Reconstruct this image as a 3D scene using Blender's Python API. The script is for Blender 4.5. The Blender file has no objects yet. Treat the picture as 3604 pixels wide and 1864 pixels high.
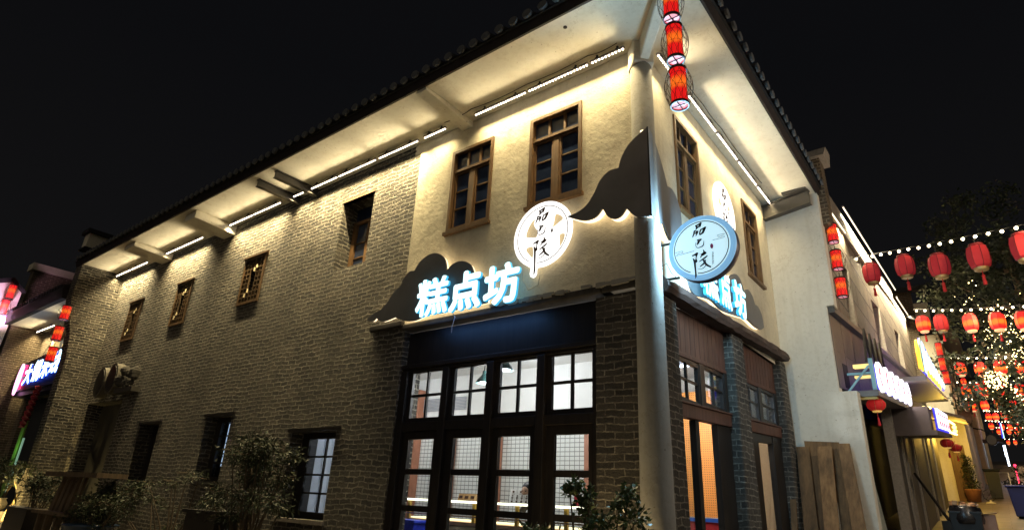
import bpy, bmesh, math, random
from mathutils import Vector, Matrix
random.seed(7)
SC = bpy.context.scene
COL = SC.collection
R = math.radians
PI = math.pi

# ------------------------------------------------------------------ camera, sky, light, exposure
cd = bpy.data.cameras.new('camera')
cam = bpy.data.objects.new('camera', cd); COL.objects.link(cam)
cam.location = (2.7926, -5.9801, 1.5)
cam.rotation_euler = (R(111.8065), R(-2.7888), R(37.7626))
cd.lens = 21.006; cd.sensor_width = 36; cd.clip_end = 2000; cd.clip_start = .05
SC.camera = cam
W = bpy.data.worlds.new('World'); SC.world = W; W.use_nodes = True
wn = W.node_tree.nodes; wl = W.node_tree.links
bg = wn['Background']
tc = wn.new('ShaderNodeTexCoord'); sx_ = wn.new('ShaderNodeSeparateXYZ'); rp = wn.new('ShaderNodeValToRGB')   # faint town glow low in the sky
wl.new(tc.outputs['Generated'], sx_.inputs[0]); wl.new(sx_.outputs[2], rp.inputs[0]); wl.new(rp.outputs[0], bg.inputs[0])
rp.color_ramp.elements[0].position = .05; rp.color_ramp.elements[0].color = (.0058, .0055, .0056, 1)
rp.color_ramp.elements[1].position = .6; rp.color_ramp.elements[1].color = (.003, .0031, .0037, 1); bg.inputs[1].default_value = 1.0
SC.view_settings.view_transform = 'Standard'; SC.view_settings.look = 'None'
SC.view_settings.exposure = 0.3; SC.view_settings.gamma = 1.0
SC.cycles.max_bounces = 8; SC.cycles.diffuse_bounces = 4; SC.cycles.transparent_max_bounces = 12
SC.cycles.sample_clamp_indirect = 4.0
SC.cycles.use_denoising = True
sd = bpy.data.lights.new('night_glow', 'SUN'); sun = bpy.data.objects.new('night_glow', sd); COL.objects.link(sun)
sd.energy = .22; sd.angle = R(60); sd.color = (1, .86, .66)
sun.rotation_euler = (R(62), 0, R(24))

# ------------------------------------------------------------------ helpers: objects
def tag(o, label=None, cat=None, group=None, kind=None):
    if label: o['label'] = label
    if cat: o['category'] = cat
    if group: o['group'] = group
    if kind: o['kind'] = kind
    return o

def thing(name, label, cat, loc=(0, 0, 0), group=None, rz=0):
    o = bpy.data.objects.new(name, None); COL.objects.link(o)
    o.location = loc; o.rotation_euler = (0, 0, rz); o.empty_display_size = .2
    return tag(o, label, cat, group)

def dup(root, loc, label, group=None, rz=0, scale=None):
    r = root.copy(); COL.objects.link(r); r.location = loc; r.rotation_euler = (0, 0, rz)
    if scale: r.scale = scale
    r['label'] = label
    if group: r['group'] = group
    def rec(src, dst):
        for ch in list(src.children):
            c = ch.copy(); COL.objects.link(c); c.parent = dst
            rec(ch, c)
    rec(root, r)
    return r

LOCAL = set()      # things modelled around their own origin

class MB:
    """collects shapes into one mesh"""
    def __init__(s): s.bm = bmesh.new()
    def box(s, x0, x1, y0, y1, z0, z1, M=None):
        vs = [s.bm.verts.new(v) for v in ((x0,y0,z0),(x1,y0,z0),(x1,y1,z0),(x0,y1,z0),(x0,y0,z1),(x1,y0,z1),(x1,y1,z1),(x0,y1,z1))]
        if M is not None:
            for v in vs: v.co = M @ v.co
        for f in ((0,3,2,1),(4,5,6,7),(0,1,5,4),(1,2,6,5),(2,3,7,6),(3,0,4,7)): s.bm.faces.new([vs[i] for i in f])
        return s
    def hexa(s, p):
        vs = [s.bm.verts.new(v) for v in p]
        for f in ((0,3,2,1),(4,5,6,7),(0,1,5,4),(1,2,6,5),(2,3,7,6),(3,0,4,7)): s.bm.faces.new([vs[i] for i in f])
        return s
    def face(s, pts):
        s.bm.faces.new([s.bm.verts.new(p) for p in pts]); return s
    def rings(s, rings, closed=True, cap0=True, cap1=True):
        R_ = [[s.bm.verts.new(p) for p in r] for r in rings]
        n = len(R_[0])
        for a, b in zip(R_, R_[1:]):
            for i in range(n if closed else n - 1):
                j = (i + 1) % n
                s.bm.faces.new((a[i], a[j], b[j], b[i]))
        if cap0: s.bm.faces.new(R_[0][::-1])
        if cap1: s.bm.faces.new(R_[-1])
        return s
    def tube(s, pts, r, n=8, caps=True):
        pts = [Vector(p) for p in pts]
        rr = r if isinstance(r, (list, tuple)) else [r] * len(pts)
        rings = []
        up = Vector((0, 0, 1))
        for i, p in enumerate(pts):
            d = (pts[min(i + 1, len(pts) - 1)] - pts[max(i - 1, 0)]).normalized()
            u = up if abs(d.dot(up)) < .95 else Vector((1, 0, 0))
            a = d.cross(u).normalized(); b = a.cross(d).normalized()
            rings.append([p + (a * math.cos(t) + b * math.sin(t)) * rr[i] for t in [2 * PI * k / n for k in range(n)]])
        return s.rings(rings, True, caps, caps)
    def lathe(s, prof, n=20, c=(0, 0, 0), caps=True):
        rings = [[(c[0] + r * math.cos(2 * PI * k / n), c[1] + r * math.sin(2 * PI * k / n), c[2] + z) for k in range(n)] for r, z in prof]
        return s.rings(rings, True, caps, caps)
    def ball(s, c, r, u=8, v=6, sz=1.0):
        return s.lathe([(max(r * math.sin(PI * i / v), r * .02), -r * sz * math.cos(PI * i / v)) for i in range(v + 1)], u, c)
    def prism(s, poly, y0, y1, M=None):
        """polygon in (x,z) extruded along y"""
        a = [(x, y0, z) for x, z in poly]; b = [(x, y1, z) for x, z in poly]
        if M is not None: a = [M @ Vector(p) for p in a]; b = [M @ Vector(p) for p in b]
        return s.rings([a, b])
    def leaf(s, c, d, n, L, w):
        d = d.normalized(); t = d.cross(n).normalized() * w
        s.bm.faces.new([s.bm.verts.new(p) for p in (c, c + d * L * .5 + t, c + d * L, c + d * L * .5 - t)])
    def mesh(s, name, smooth=False, recalc=True):
        if recalc: bmesh.ops.recalc_face_normals(s.bm, faces=s.bm.faces[:])
        me = bpy.data.meshes.new(name); s.bm.to_mesh(me); s.bm.free()
        if smooth: me.polygons.foreach_set('use_smooth', [True] * len(me.polygons))
        return me
    def build(s, name, mat, parent=None, smooth=False, recalc=True, bevel=0):
        o = bpy.data.objects.new(name, s.mesh(name, smooth, recalc)); COL.objects.link(o)
        put(o, mat, parent)
        if bevel:
            m = o.modifiers.new('bevel', 'BEVEL'); m.width = bevel; m.segments = 2; m.limit_method = 'ANGLE'
        return o

def put(o, mat, parent):
    if mat: o.data.materials.clear(); o.data.materials.append(mat)
    if parent is not None:
        top = parent; off = Vector(parent.location) if parent.parent is None else Vector((0, 0, 0))
        o.parent = parent
        o.matrix_parent_inverse = Matrix.Translation(-off) if (parent.parent is None and parent.type == 'EMPTY' and parent.name not in LOCAL) else Matrix.Identity(4)
    return o

def curve_mesh(polys, depth):
    """filled 2D outlines (holes allowed) in XY, thickness 2*depth -> mesh"""
    c = bpy.data.curves.new('c', 'CURVE'); c.dimensions = '2D'; c.fill_mode = 'BOTH'; c.extrude = depth
    for poly in polys:
        sp = c.splines.new('POLY'); sp.points.add(len(poly) - 1)
        for i, p in enumerate(poly): sp.points[i].co = (p[0], p[1], 0, 1)
        sp.use_cyclic_u = True
    o = bpy.data.objects.new('c', c); COL.objects.link(o)
    me = bpy.data.meshes.new_from_object(o.evaluated_get(bpy.context.evaluated_depsgraph_get()))
    bpy.data.objects.remove(o); bpy.data.curves.remove(c)
    return me

def text_mesh(body, size, depth, bold=0, shear=0):
    c = bpy.data.curves.new('t', 'FONT'); c.body = body; c.size = size; c.extrude = depth; c.offset = bold; c.shear = shear
    c.align_x = 'CENTER'; c.align_y = 'CENTER'; c.resolution_u = 3
    o = bpy.data.objects.new('t', c); COL.objects.link(o)
    me = bpy.data.meshes.new_from_object(o.evaluated_get(bpy.context.evaluated_depsgraph_get()))
    bpy.data.objects.remove(o); bpy.data.curves.remove(c)
    return me

def frame_left(x, y, z):   # local XY plane -> facade facing -Y (local x -> +X, local y -> +Z, local z -> -Y)
    return Matrix(((1, 0, 0, x), (0, 0, -1, y), (0, 1, 0, z), (0, 0, 0, 1)))
def frame_right(x, y, z):  # facade facing +X (local x -> +Y, local y -> +Z, local z -> +X)
    return Matrix(((0, 0, 1, x), (1, 0, 0, y), (0, 1, 0, z), (0, 0, 0, 1)))

def mesh_obj(name, me, M, mat, parent, fit=None):
    if fit:   # (width, height): squeeze to this box, centred
        xs = [v.co.x for v in me.vertices]; ys = [v.co.y for v in me.vertices]
        sx = fit[0] / (max(xs) - min(xs)); sy = fit[1] / (max(ys) - min(ys))
        cx = (max(xs) + min(xs)) / 2; cy = (max(ys) + min(ys)) / 2
        for v in me.vertices: v.co.x = (v.co.x - cx) * sx; v.co.y = (v.co.y - cy) * sy
    me.transform(M); me.name = name
    o = bpy.data.objects.new(name, me); COL.objects.link(o)
    return put(o, mat, parent)

def arc(cx, cy, r, a0, a1, n=14, ry=None):
    return [(cx + r * math.cos(R(a0 + (a1 - a0) * i / n)), cy + (ry or r) * math.sin(R(a0 + (a1 - a0) * i / n))) for i in range(n + 1)]

def spline(pts, n=8, closed=True):
    """Catmull-Rom"""
    out = []; m = len(pts)
    for i in range(m if closed else m - 1):
        p = [Vector(pts[(i + k) % m] if closed else pts[min(max(i + k, 0), m - 1)]) for k in (-1, 0, 1, 2)]
        for j in range(n):
            t = j / n
            out.append(tuple(.5 * ((2 * p[1]) + (p[2] - p[0]) * t + (2 * p[0] - 5 * p[1] + 4 * p[2] - p[3]) * t * t + (3 * p[1] - p[0] - 3 * p[2] + p[3]) * t ** 3)))
    if not closed: out.append(tuple(pts[-1]))
    return out

def lamp(name, kind, loc, energy, color, parent=None, size=None, size_y=None, rot=None, look=None, spread=None, radius=None, spot=None):
    l = bpy.data.lights.new(name, kind); l.energy = energy; l.color = color
    if kind == 'AREA':
        l.shape = 'RECTANGLE' if size_y else 'SQUARE'; l.size = size
        if size_y: l.size_y = size_y
        if spread: l.spread = R(spread)
    elif radius is not None: l.shadow_soft_size = radius
    if kind == 'SPOT': l.spot_size = R(spot or 90); l.spot_blend = .8
    o = bpy.data.objects.new(name, l); COL.objects.link(o); o.location = loc
    if look is not None:
        d = Vector(look) - Vector(loc)
        o.rotation_euler = d.to_track_quat('-Z', 'Y').to_euler()
    if rot: o.rotation_euler = rot
    if parent is not None:
        o.parent = parent
        o.matrix_parent_inverse = Matrix.Identity(4) if parent.name in LOCAL else Matrix.Translation(-Vector(parent.location))
    return o

# ------------------------------------------------------------------ helpers: materials
def newmat(name):
    m = bpy.data.materials.new(name); m.use_nodes = True
    nt = m.node_tree; b = nt.nodes['Principled BSDF']
    return m, nt, b
def N(nt, t, **kw):
    n = nt.nodes.new(t)
    for k, v in kw.items():
        if isinstance(k, str) and hasattr(n, k): setattr(n, k, v)
    return n
def L(nt, a, b): nt.links.new(a, b)
def noise(nt, vec, scale, detail=4, rough=.6):
    n = N(nt, 'ShaderNodeTexNoise'); n.inputs['Scale'].default_value = scale; n.inputs['Detail'].default_value = detail; n.inputs['Roughness'].default_value = rough
    if vec is not None: L(nt, vec, n.inputs['Vector'])
    return n
def ramp(nt, fac, stops):
    r = N(nt, 'ShaderNodeValToRGB'); L(nt, fac, r.inputs[0])
    e = r.color_ramp.elements
    while len(e) < len(stops): e.new(.5)
    for i, (p, c) in enumerate(stops):
        e[i].position = p; e[i].color = (*c, 1) if len(c) == 3 else c
    return r
def math_(nt, op, a, b=None):
    n = N(nt, 'ShaderNodeMath', operation=op)
    for i, v in enumerate((a, b)):
        if v is None: continue
        if isinstance(v, (int, float)): n.inputs[i].default_value = v
        else: L(nt, v, n.inputs[i])
    return n.outputs[0]
def mixc(nt, fac, a, b, blend='MIX'):
    n = N(nt, 'ShaderNodeMix', data_type='RGBA', blend_type=blend)
    for s, v in ((0, fac), (6, a), (7, b)):
        if isinstance(v, (int, float)): n.inputs[s].default_value = v
        elif isinstance(v, tuple): n.inputs[s].default_value = (*v, 1)
        else: L(nt, v, n.inputs[s])
    return n.outputs[2]
def coords(nt):
    return N(nt, 'ShaderNodeTexCoord').outputs['Object']
def bump(nt, b, h, strength=.5, dist=.01):
    n = N(nt, 'ShaderNodeBump'); n.inputs['Strength'].default_value = strength; n.inputs['Distance'].default_value = dist
    L(nt, h, n.inputs['Height']); L(nt, n.outputs[0], b.inputs['Normal'])

def simple(name, col, rough=.6, metal=0, var=.12, scale=6, bumpy=0, bscale=40, spec=.5):
    m, nt, b = newmat(name)
    c = coords(nt); n = noise(nt, c, scale)
    d = tuple(max(0, x * (1 - var)) for x in col); e = tuple(min(1, x * (1 + var)) for x in col)
    r = ramp(nt, n.outputs[0], [(.3, d), (.7, e)]); L(nt, r.outputs[0], b.inputs['Base Color'])
    b.inputs['Roughness'].default_value = rough; b.inputs['Metallic'].default_value = metal
    b.inputs['Specular IOR Level'].default_value = spec
    if bumpy: bump(nt, b, noise(nt, c, bscale).outputs[0], bumpy, .004)
    return m

def emis(name, col, s, col2=None, scale=8):
    m, nt, b = newmat(name)
    b.inputs['Base Color'].default_value = (*[min(1, x * .6) for x in col], 1)
    b.inputs['Emission Color'].default_value = (*col, 1); b.inputs['Emission Strength'].default_value = s
    b.inputs['Roughness'].default_value = .5
    if col2:
        r = ramp(nt, noise(nt, coords(nt), scale).outputs[0], [(.35, col), (.65, col2)])
        L(nt, r.outputs[0], b.inputs['Emission Color'])
    return m

def brick(name, c1, c2, mortar, bw=.235, rh=.0765, ms=.011, wob=.02, bumps=.9, dist=.016, stain=.5):
    m, nt, b = newmat(name)
    c = coords(nt)
    sp = N(nt, 'ShaderNodeSeparateXYZ'); L(nt, c, sp.inputs[0])
    g = N(nt, 'ShaderNodeNewGeometry'); sn = N(nt, 'ShaderNodeSeparateXYZ'); L(nt, g.outputs['Normal'], sn.inputs[0])
    isx = math_(nt, 'GREATER_THAN', math_(nt, 'ABSOLUTE', sn.outputs[0]), .6)
    mx = N(nt, 'ShaderNodeMix', data_type='FLOAT'); L(nt, isx, mx.inputs[0]); L(nt, sp.outputs[0], mx.inputs[2]); L(nt, sp.outputs[1], mx.inputs[3])
    cb = N(nt, 'ShaderNodeCombineXYZ'); L(nt, mx.outputs[0], cb.inputs[0]); L(nt, sp.outputs[2], cb.inputs[1])
    # wobble so that courses are not ruler straight
    w1 = noise(nt, c, 5.5, 3); w2 = noise(nt, c, 1.1, 2)
    v1 = N(nt, 'ShaderNodeVectorMath', operation='SUBTRACT'); L(nt, w1.outputs['Color'], v1.inputs[0]); v1.inputs[1].default_value = (.5, .5, .5)
    v1s = N(nt, 'ShaderNodeVectorMath', operation='SCALE'); L(nt, v1.outputs[0], v1s.inputs[0]); v1s.inputs['Scale'].default_value = wob * 2
    v2 = N(nt, 'ShaderNodeVectorMath', operation='SUBTRACT'); L(nt, w2.outputs['Color'], v2.inputs[0]); v2.inputs[1].default_value = (.5, .5, .5)
    v2s = N(nt, 'ShaderNodeVectorMath', operation='SCALE'); L(nt, v2.outputs[0], v2s.inputs[0]); v2s.inputs['Scale'].default_value = wob * 2.6
    a1 = N(nt, 'ShaderNodeVectorMath', operation='ADD'); L(nt, cb.outputs[0], a1.inputs[0]); L(nt, v1s.outputs[0], a1.inputs[1])
    a2 = N(nt, 'ShaderNodeVectorMath', operation='ADD'); L(nt, a1.outputs[0], a2.inputs[0]); L(nt, v2s.outputs[0], a2.inputs[1])
    bt = N(nt, 'ShaderNodeTexBrick'); L(nt, a2.outputs[0], bt.inputs['Vector'])
    bt.inputs['Scale'].default_value = 1; bt.inputs['Brick Width'].default_value = bw; bt.inputs['Row Height'].default_value = rh
    bt.inputs['Mortar Size'].default_value = ms; bt.inputs['Mortar Smooth'].default_value = .35; bt.inputs['Bias'].default_value = 0
    bt.inputs['Color1'].default_value = (*c1, 1); bt.inputs['Color2'].default_value = (*c2, 1); bt.inputs['Mortar'].default_value = (*mortar, 1)
    # mortar missing in places, dirt over all
    nz = noise(nt, c, 9, 5, .7)
    brk = ramp(nt, nz.outputs[0], [(.38, (.25, .25, .25)), (.6, (1, 1, 1))])
    mf = math_(nt, 'MULTIPLY', bt.outputs['Fac'], brk.outputs[0])
    base = mixc(nt, mf, bt.outputs['Color'], mortar)
    bc = mixc(nt, mf, mixc(nt, bt.outputs['Fac'], bt.outputs['Color'], c2), base)
    dn = ramp(nt, noise(nt, c, .75, 7, .68).outputs[0], [(.35, (1 - stain,) * 3), (.65, (1.0, 1.0, 1.0))])
    fn = ramp(nt, noise(nt, c, 60, 3).outputs[0], [(.3, (.7, .7, .7)), (.7, (1.15, 1.15, 1.15))])
    col = mixc(nt, 1.0, mixc(nt, 1.0, bc, dn.outputs[0], 'MULTIPLY'), fn.outputs[0], 'MULTIPLY')
    L(nt, col, b.inputs['Base Color']); b.inputs['Roughness'].default_value = .9
    h = math_(nt, 'ADD', math_(nt, 'MULTIPLY', mf, .75), math_(nt, 'MULTIPLY', noise(nt, c, 26, 6, .7).outputs[0], .9))
    bump(nt, b, h, bumps, dist)
    return m

def plaster(name, col, bumps=.35, stain=.18, dist=.012):
    m, nt, b = newmat(name)
    c = coords(nt)
    n1 = noise(nt, c, 1.2, 6, .65); n2 = noise(nt, c, 14, 5, .7)
    r1 = ramp(nt, n1.outputs[0], [(.3, tuple(x * (1 - stain) for x in col)), (.62, col)])
    r2 = ramp(nt, n2.outputs[0], [(.25, (.86, .85, .83)), (.5, (1, 1, 1))])
    mp = N(nt, 'ShaderNodeMapping'); L(nt, c, mp.inputs[0]); mp.inputs['Scale'].default_value = (6, 6, .35)
    st = ramp(nt, noise(nt, mp.outputs[0], 1.0, 4, .6).outputs[0], [(.3, (.9, .88, .85)), (.5, (1, 1, 1))])
    # hairline cracks
    cw = N(nt, 'ShaderNodeVectorMath', operation='ADD'); cs = N(nt, 'ShaderNodeVectorMath', operation='SCALE'); L(nt, noise(nt, c, 2.2, 5, .7).outputs['Color'], cs.inputs[0]); cs.inputs['Scale'].default_value = .9
    L(nt, c, cw.inputs[0]); L(nt, cs.outputs[0], cw.inputs[1])
    ck = N(nt, 'ShaderNodeTexVoronoi', feature='DISTANCE_TO_EDGE'); ck.inputs['Scale'].default_value = .62; L(nt, cw.outputs[0], ck.inputs['Vector'])
    crk = ramp(nt, ck.outputs['Distance'], [(.0015, (.84, .81, .77)), (.006, (1, 1, 1))])
    # small pits and specks
    sk = N(nt, 'ShaderNodeTexVoronoi'); sk.inputs['Scale'].default_value = 7; L(nt, c, sk.inputs['Vector'])
    pit = ramp(nt, sk.outputs['Distance'], [(.045, (.55, .5, .45)), (.075, (1, 1, 1))])
    col_ = mixc(nt, 1, mixc(nt, 1, mixc(nt, 1, r1.outputs[0], r2.outputs[0], 'MULTIPLY'), st.outputs[0], 'MULTIPLY'), pit.outputs[0], 'MULTIPLY')
    col_ = mixc(nt, 1, col_, crk.outputs[0], 'MULTIPLY')
    L(nt, col_, b.inputs['Base Color']); b.inputs['Roughness'].default_value = .85
    h = math_(nt, 'ADD', math_(nt, 'MULTIPLY', n2.outputs[0], .6), math_(nt, 'MULTIPLY', noise(nt, c, 55, 4).outputs[0], .35))
    h = math_(nt, 'ADD', h, math_(nt, 'MULTIPLY', noise(nt, c, 4, 3).outputs[0], 1.2))
    bump(nt, b, h, bumps, dist)
    return m

def wood(name, dark, light, rough=.55, axis=2, scale=14, bumps=.3):
    m, nt, b = newmat(name)
    c = coords(nt); mp = N(nt, 'ShaderNodeMapping'); L(nt, c, mp.inputs[0])
    s = [scale] * 3; s[axis] = scale * .07; mp.inputs['Scale'].default_value = s
    n = noise(nt, mp.outputs[0], 1.6, 6, .65)
    r = ramp(nt, n.outputs[0], [(.3, dark), (.68, light)])
    big = ramp(nt, noise(nt, c, 2.5, 3).outputs[0], [(.3, (.7, .7, .7)), (.7, (1.15, 1.15, 1.15))])
    L(nt, mixc(nt, 1, r.outputs[0], big.outputs[0], 'MULTIPLY'), b.inputs['Base Color'])
    b.inputs['Roughness'].default_value = rough
    bump(nt, b, n.outputs[0], bumps, .006)
    return m

def glass(name, tint=(.9, .95, 1), rough=.02, dark=0.0):
    m, nt, b = newmat(name)
    nt.nodes.remove(b)
    out = nt.nodes['Material Output']
    tr = N(nt, 'ShaderNodeBsdfTransparent'); tr.inputs[0].default_value = (*[t * (1 - dark) for t in tint], 1)
    gl = N(nt, 'ShaderNodeBsdfGlossy'); gl.inputs['Roughness'].default_value = rough
    lw = N(nt, 'ShaderNodeLayerWeight'); fr = math_(nt, 'ADD', .035, math_(nt, 'MULTIPLY', .9, math_(nt, 'POWER', lw.outputs['Facing'], 5)))
    mx = N(nt, 'ShaderNodeMixShader'); L(nt, fr, mx.inputs[0]); L(nt, tr.outputs[0], mx.inputs[1]); L(nt, gl.outputs[0], mx.inputs[2])
    L(nt, mx.outputs[0], out.inputs[0])
    return m

def lantern_mat(name, lo, hi, strength, zc=0.0, zr=.25):
    """red cloth lit from a bulb inside: brighter where the bulb hangs behind the cloth"""
    m, nt, b = newmat(name)
    c = coords(nt); sp = N(nt, 'ShaderNodeSeparateXYZ'); L(nt, c, sp.inputs[0])
    n = noise(nt, c, 14, 4, .6)
    d = math_(nt, 'ABSOLUTE', math_(nt, 'SUBTRACT', sp.outputs[2], zc))
    k = math_(nt, 'ADD', math_(nt, 'DIVIDE', d, zr), math_(nt, 'MULTIPLY', math_(nt, 'SUBTRACT', n.outputs[0], .5), .9))
    r = ramp(nt, k, [(.1, hi), (.75, lo)]); r.color_ramp.interpolation = 'EASE'
    b.inputs['Base Color'].default_value = (.45, .015, .015, 1)
    L(nt, r.outputs[0], b.inputs['Emission Color']); b.inputs['Emission Strength'].default_value = strength
    b.inputs['Roughness'].default_value = .7
    bump(nt, b, noise(nt, c, 90, 2).outputs[0], .2, .003)
    return m

M = dict(
    brick=brick('old grey brick', (.13, .113, .085), (.022, .021, .019), (.48, .44, .35), ms=.012, wob=.038, bumps=1, dist=.05, stain=.6),
    brick_pier=brick('grey pier brick', (.12, .108, .09), (.045, .042, .038), (.4, .37, .31), wob=.03, ms=.0095, bumps=1, dist=.03),
    brick_far=brick('brown brick', (.13, .095, .06), (.08, .058, .036), (.33, .27, .18), wob=.012, stain=.35),
    plaster=plaster('cream plaster', (.66, .61, .47), .75, .26, .016),
    soffit=plaster('soffit plaster', (.8, .76, .64), .12, .12, .008),
    white=plaster('white render', (.66, .64, .57), .22, .1),
    cream=plaster('far cream render', (.6, .55, .42), .2, .15),
    column=plaster('grey cement', (.3, .295, .275), .5, .25),
    stone=brick('stone cladding', (.27, .21, .15), (.19, .145, .105), (.02, .017, .014), 1.35, .56, .03, .002, .6, .03, .4),
    stone_dark=simple('dark granite', (.085, .078, .072), .6, 0, .25, 12, .3),
    strip_stone=simple('pale stone trim', (.3, .27, .23), .7, 0, .2, 20, .3),
    rolling=simple('dull steel shutter', (.07, .075, .075), .45, .4, .3, 3, .1),
    oak=wood('varnished oak', (.1, .05, .017), (.17, .092, .034)),
    darkwood=wood('dark stained timber', (.007, .006, .006), (.022, .017, .014), .45),
    redwood=wood('red brown boards', (.05, .02, .014), (.14, .06, .04), .6),
    timber=wood('rough timber beam', (.025, .016, .014), (.085, .05, .04), .75, 1, 10, .9),
    lintel=simple('weathered lintel', (.036, .032, .028), .85, 0, .5, 7, .8, 18),
    plank=wood('scaffold plank', (.09, .05, .02), (.21, .125, .055), .75, 2, 9, .5),
    steel=simple('grey painted steel', (.065, .06, .055), .5, .3, .2, 8),
    alu=simple('aluminium strip housing', (.32, .31, .34), .4, .7, .1, 8),
    black=simple('black iron', (.015, .014, .014), .45, .3),
    tile=simple('dark roof tile', (.01, .01, .011), .75, 0, .4, 9, .4),
    tile_end=simple('pale tile end', (.09, .095, .1), .7, 0, .3, 20, .4),
    fascia=simple('dark fascia board', (.02, .015, .015), .6, 0, .3, 5),
    cloud=simple('grey brown sheet metal', (.15, .152, .158), .42, 0, .16, 2.5),
    glass=glass('shop glass'), dglass=simple('painted sky window glass', (.02, .032, .07), .12, 0, .5, 2.2),  # navy of dglass stands for the sky reflected in the panes
    reveal=simple('unlit room black', (.012, .013, .016), .9),  # near-black colour stands for the shade in unlit rooms and openings
    floor_in=simple('shop floor', (.3, .28, .25), .5),
    wall_in=simple('shop wall', (.72, .7, .66), .7, 0, .05, 2),
    orange=simple('orange wood post', (.36, .15, .085), .5, 0, .2, 6),
    bulb2=emis('soft led line', (1, .86, .6), 2.2),
    led=emis('led white', (1, .88, .68), 9),
    bulb=emis('warm bulb', (1, .82, .5), 14),
    cyan=emis('cyan letter face', (.66, .98, 1.0), 1.5),
    cyan_side=emis('cyan letter side', (.06, .5, .85), .8),
    rim=emis('warm white rim light', (1, .8, .52), 1.5),
    plaque=emis('backlit acrylic', (1, .97, .93), 1.25), plaque_back=emis('acrylic back', (1, .85, .62), 1.0),
    ink=simple('dark brown ink', (.06, .022, .012), .5),
    ink_dark=simple('blue black ink', (.006, .01, .02), .4),
    panel=emis('light box face', (.6, .88, 1.0), .72),
    panel_rim=simple('light box rim', (.05, .06, .12), .4, .2),
)

# ------------------------------------------------------------------ ground
SL = .0981                       # the street climbs beyond the corner
def gz(x, y): return SL * max(y, 0) + .033 * max(-x - 1, 0)
g = MB(); xs = [-400, -150, -80, -40, -26, -20, -15, -10, -6, -3, -1, 0, 1, 2, 4, 8, 20, 60, 200, 400]; ys = [-400, -100, -40, -20, -10, -5, -2, -1, 0, 1, 2, 4, 8, 14, 20, 30, 45, 70, 110]
gv = [[g.bm.verts.new((x, y, gz(max(x, -40), min(y, 110)))) for x in xs] for y in ys]
for j in range(len(ys) - 1):
    for i in range(len(xs) - 1): g.bm.faces.new((gv[j][i], gv[j][i + 1], gv[j + 1][i + 1], gv[j + 1][i]))
pave, nt, b = newmat('stone paving'); c = coords(nt)
bt = N(nt, 'ShaderNodeTexBrick'); L(nt, c, bt.inputs['Vector']); bt.inputs['Scale'].default_value = 1; bt.inputs['Brick Width'].default_value = .9; bt.inputs['Row Height'].default_value = .45
bt.inputs['Mortar Size'].default_value = .006; bt.inputs['Color1'].default_value = (.17, .15, .125, 1); bt.inputs['Color2'].default_value = (.13, .115, .1, 1); bt.inputs['Mortar'].default_value = (.04, .036, .03, 1)
r_ = ramp(nt, noise(nt, c, 1.7, 6, .7).outputs[0], [(.3, (.6, .6, .6)), (.7, (1.1, 1.1, 1.1))]); L(nt, mixc(nt, 1, bt.outputs[0], r_.outputs[0], 'MULTIPLY'), b.inputs['Base Color'])
b.inputs['Roughness'].default_value = .5; bump(nt, b, noise(nt, c, 30, 4).outputs[0], .3, .004)
tag(g.build('ground', pave), kind='structure')

# ------------------------------------------------------------------ the corner shop building
SHOP = thing('shop_building', 'two storey corner building, cream plaster over the shop, dark brick along its side', 'building')
ZS = 7.32                        # soffit level
def wall(mb, ax, pos, depth, u0, u1, z0, z1, holes=()):
    """solid wall with openings; ax 'y': outer face at y=pos facing -y; ax 'x': outer face at x=pos facing +x"""
    P = (lambda u, d, z: (u, pos + d, z)) if ax == 'y' else (lambda u, d, z: (pos - d, u, z))
    us = sorted({u0, u1, *[h[0] for h in holes], *[h[1] for h in holes]}); zs = sorted({z0, z1, *[h[2] for h in holes], *[h[3] for h in holes]})
    us = [u for u in us if u0 <= u <= u1]; zs = [z for z in zs if z0 <= z <= z1]
    for a, b_ in zip(us, us[1:]):
        for c_, d_ in zip(zs, zs[1:]):
            um, zm = (a + b_) / 2, (c_ + d_) / 2
            if any(h[0] < um < h[1] and h[2] < zm < h[3] for h in holes): continue
            mb.face([P(a, 0, c_), P(b_, 0, c_), P(b_, 0, d_), P(a, 0, d_)])
            mb.face([P(a, depth, c_), P(a, depth, d_), P(b_, depth, d_), P(b_, depth, c_)])
    for (a, b_, c_, d_) in list(holes) + [(u0, u1, z0, z1)]:
        mb.face([P(a, 0, c_), P(a, depth, c_), P(a, depth, d_), P(a, 0, d_)]); mb.face([P(b_, 0, c_), P(b_, 0, d_), P(b_, depth, d_), P(b_, depth, c_)])
        mb.face([P(a, 0, d_), P(a, depth, d_), P(b_, depth, d_), P(b_, 0, d_)]); mb.face([P(a, 0, c_), P(b_, 0, c_), P(b_, depth, c_), P(a, depth, c_)])
    return mb

lat = [(-15.72, -14.92, 5.1, 6.22), (-12.83, -12.05, 5.14, 6.25), (-9.6, -8.75, 5.16, 6.24)]
rec = (-6.27, -5.35, 5.32, 6.72)
door_h = (-16.72, -14.4, .2, 3.48)
low = [(-12.9, -11.9, 1.47, 2.8), (-9.78, -8.78, 1.62, 2.85), (-6.65, -5.42, 1.13, 2.46)]
mb = MB(); wall(mb, 'y', 0, .42, -17.05, -4.19, -.1, ZS, lat + [rec, door_h] + low)
wall(mb, 'y', 0, .42, -4.19, -4.08, -.1, 4.0)
bo = mb.build('brick_wall', M['brick'], SHOP, recalc=False)
mb = MB(); wall(mb, 'y', 0, .42, -.7, -.02, -.1, 3.86); mb.build('brick_pier', M['brick_pier'], SHOP, recalc=False)
# near-black boxes for the unlit rooms behind the side windows
mb = MB(); mb.box(-17, -7.2, .44, 2.2, .1, 3.6); mb.box(-17, -4.9, .46, 2.4, 4.3, 7.2); mb.build('unlit_room_box', M['reveal'], SHOP)
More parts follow.
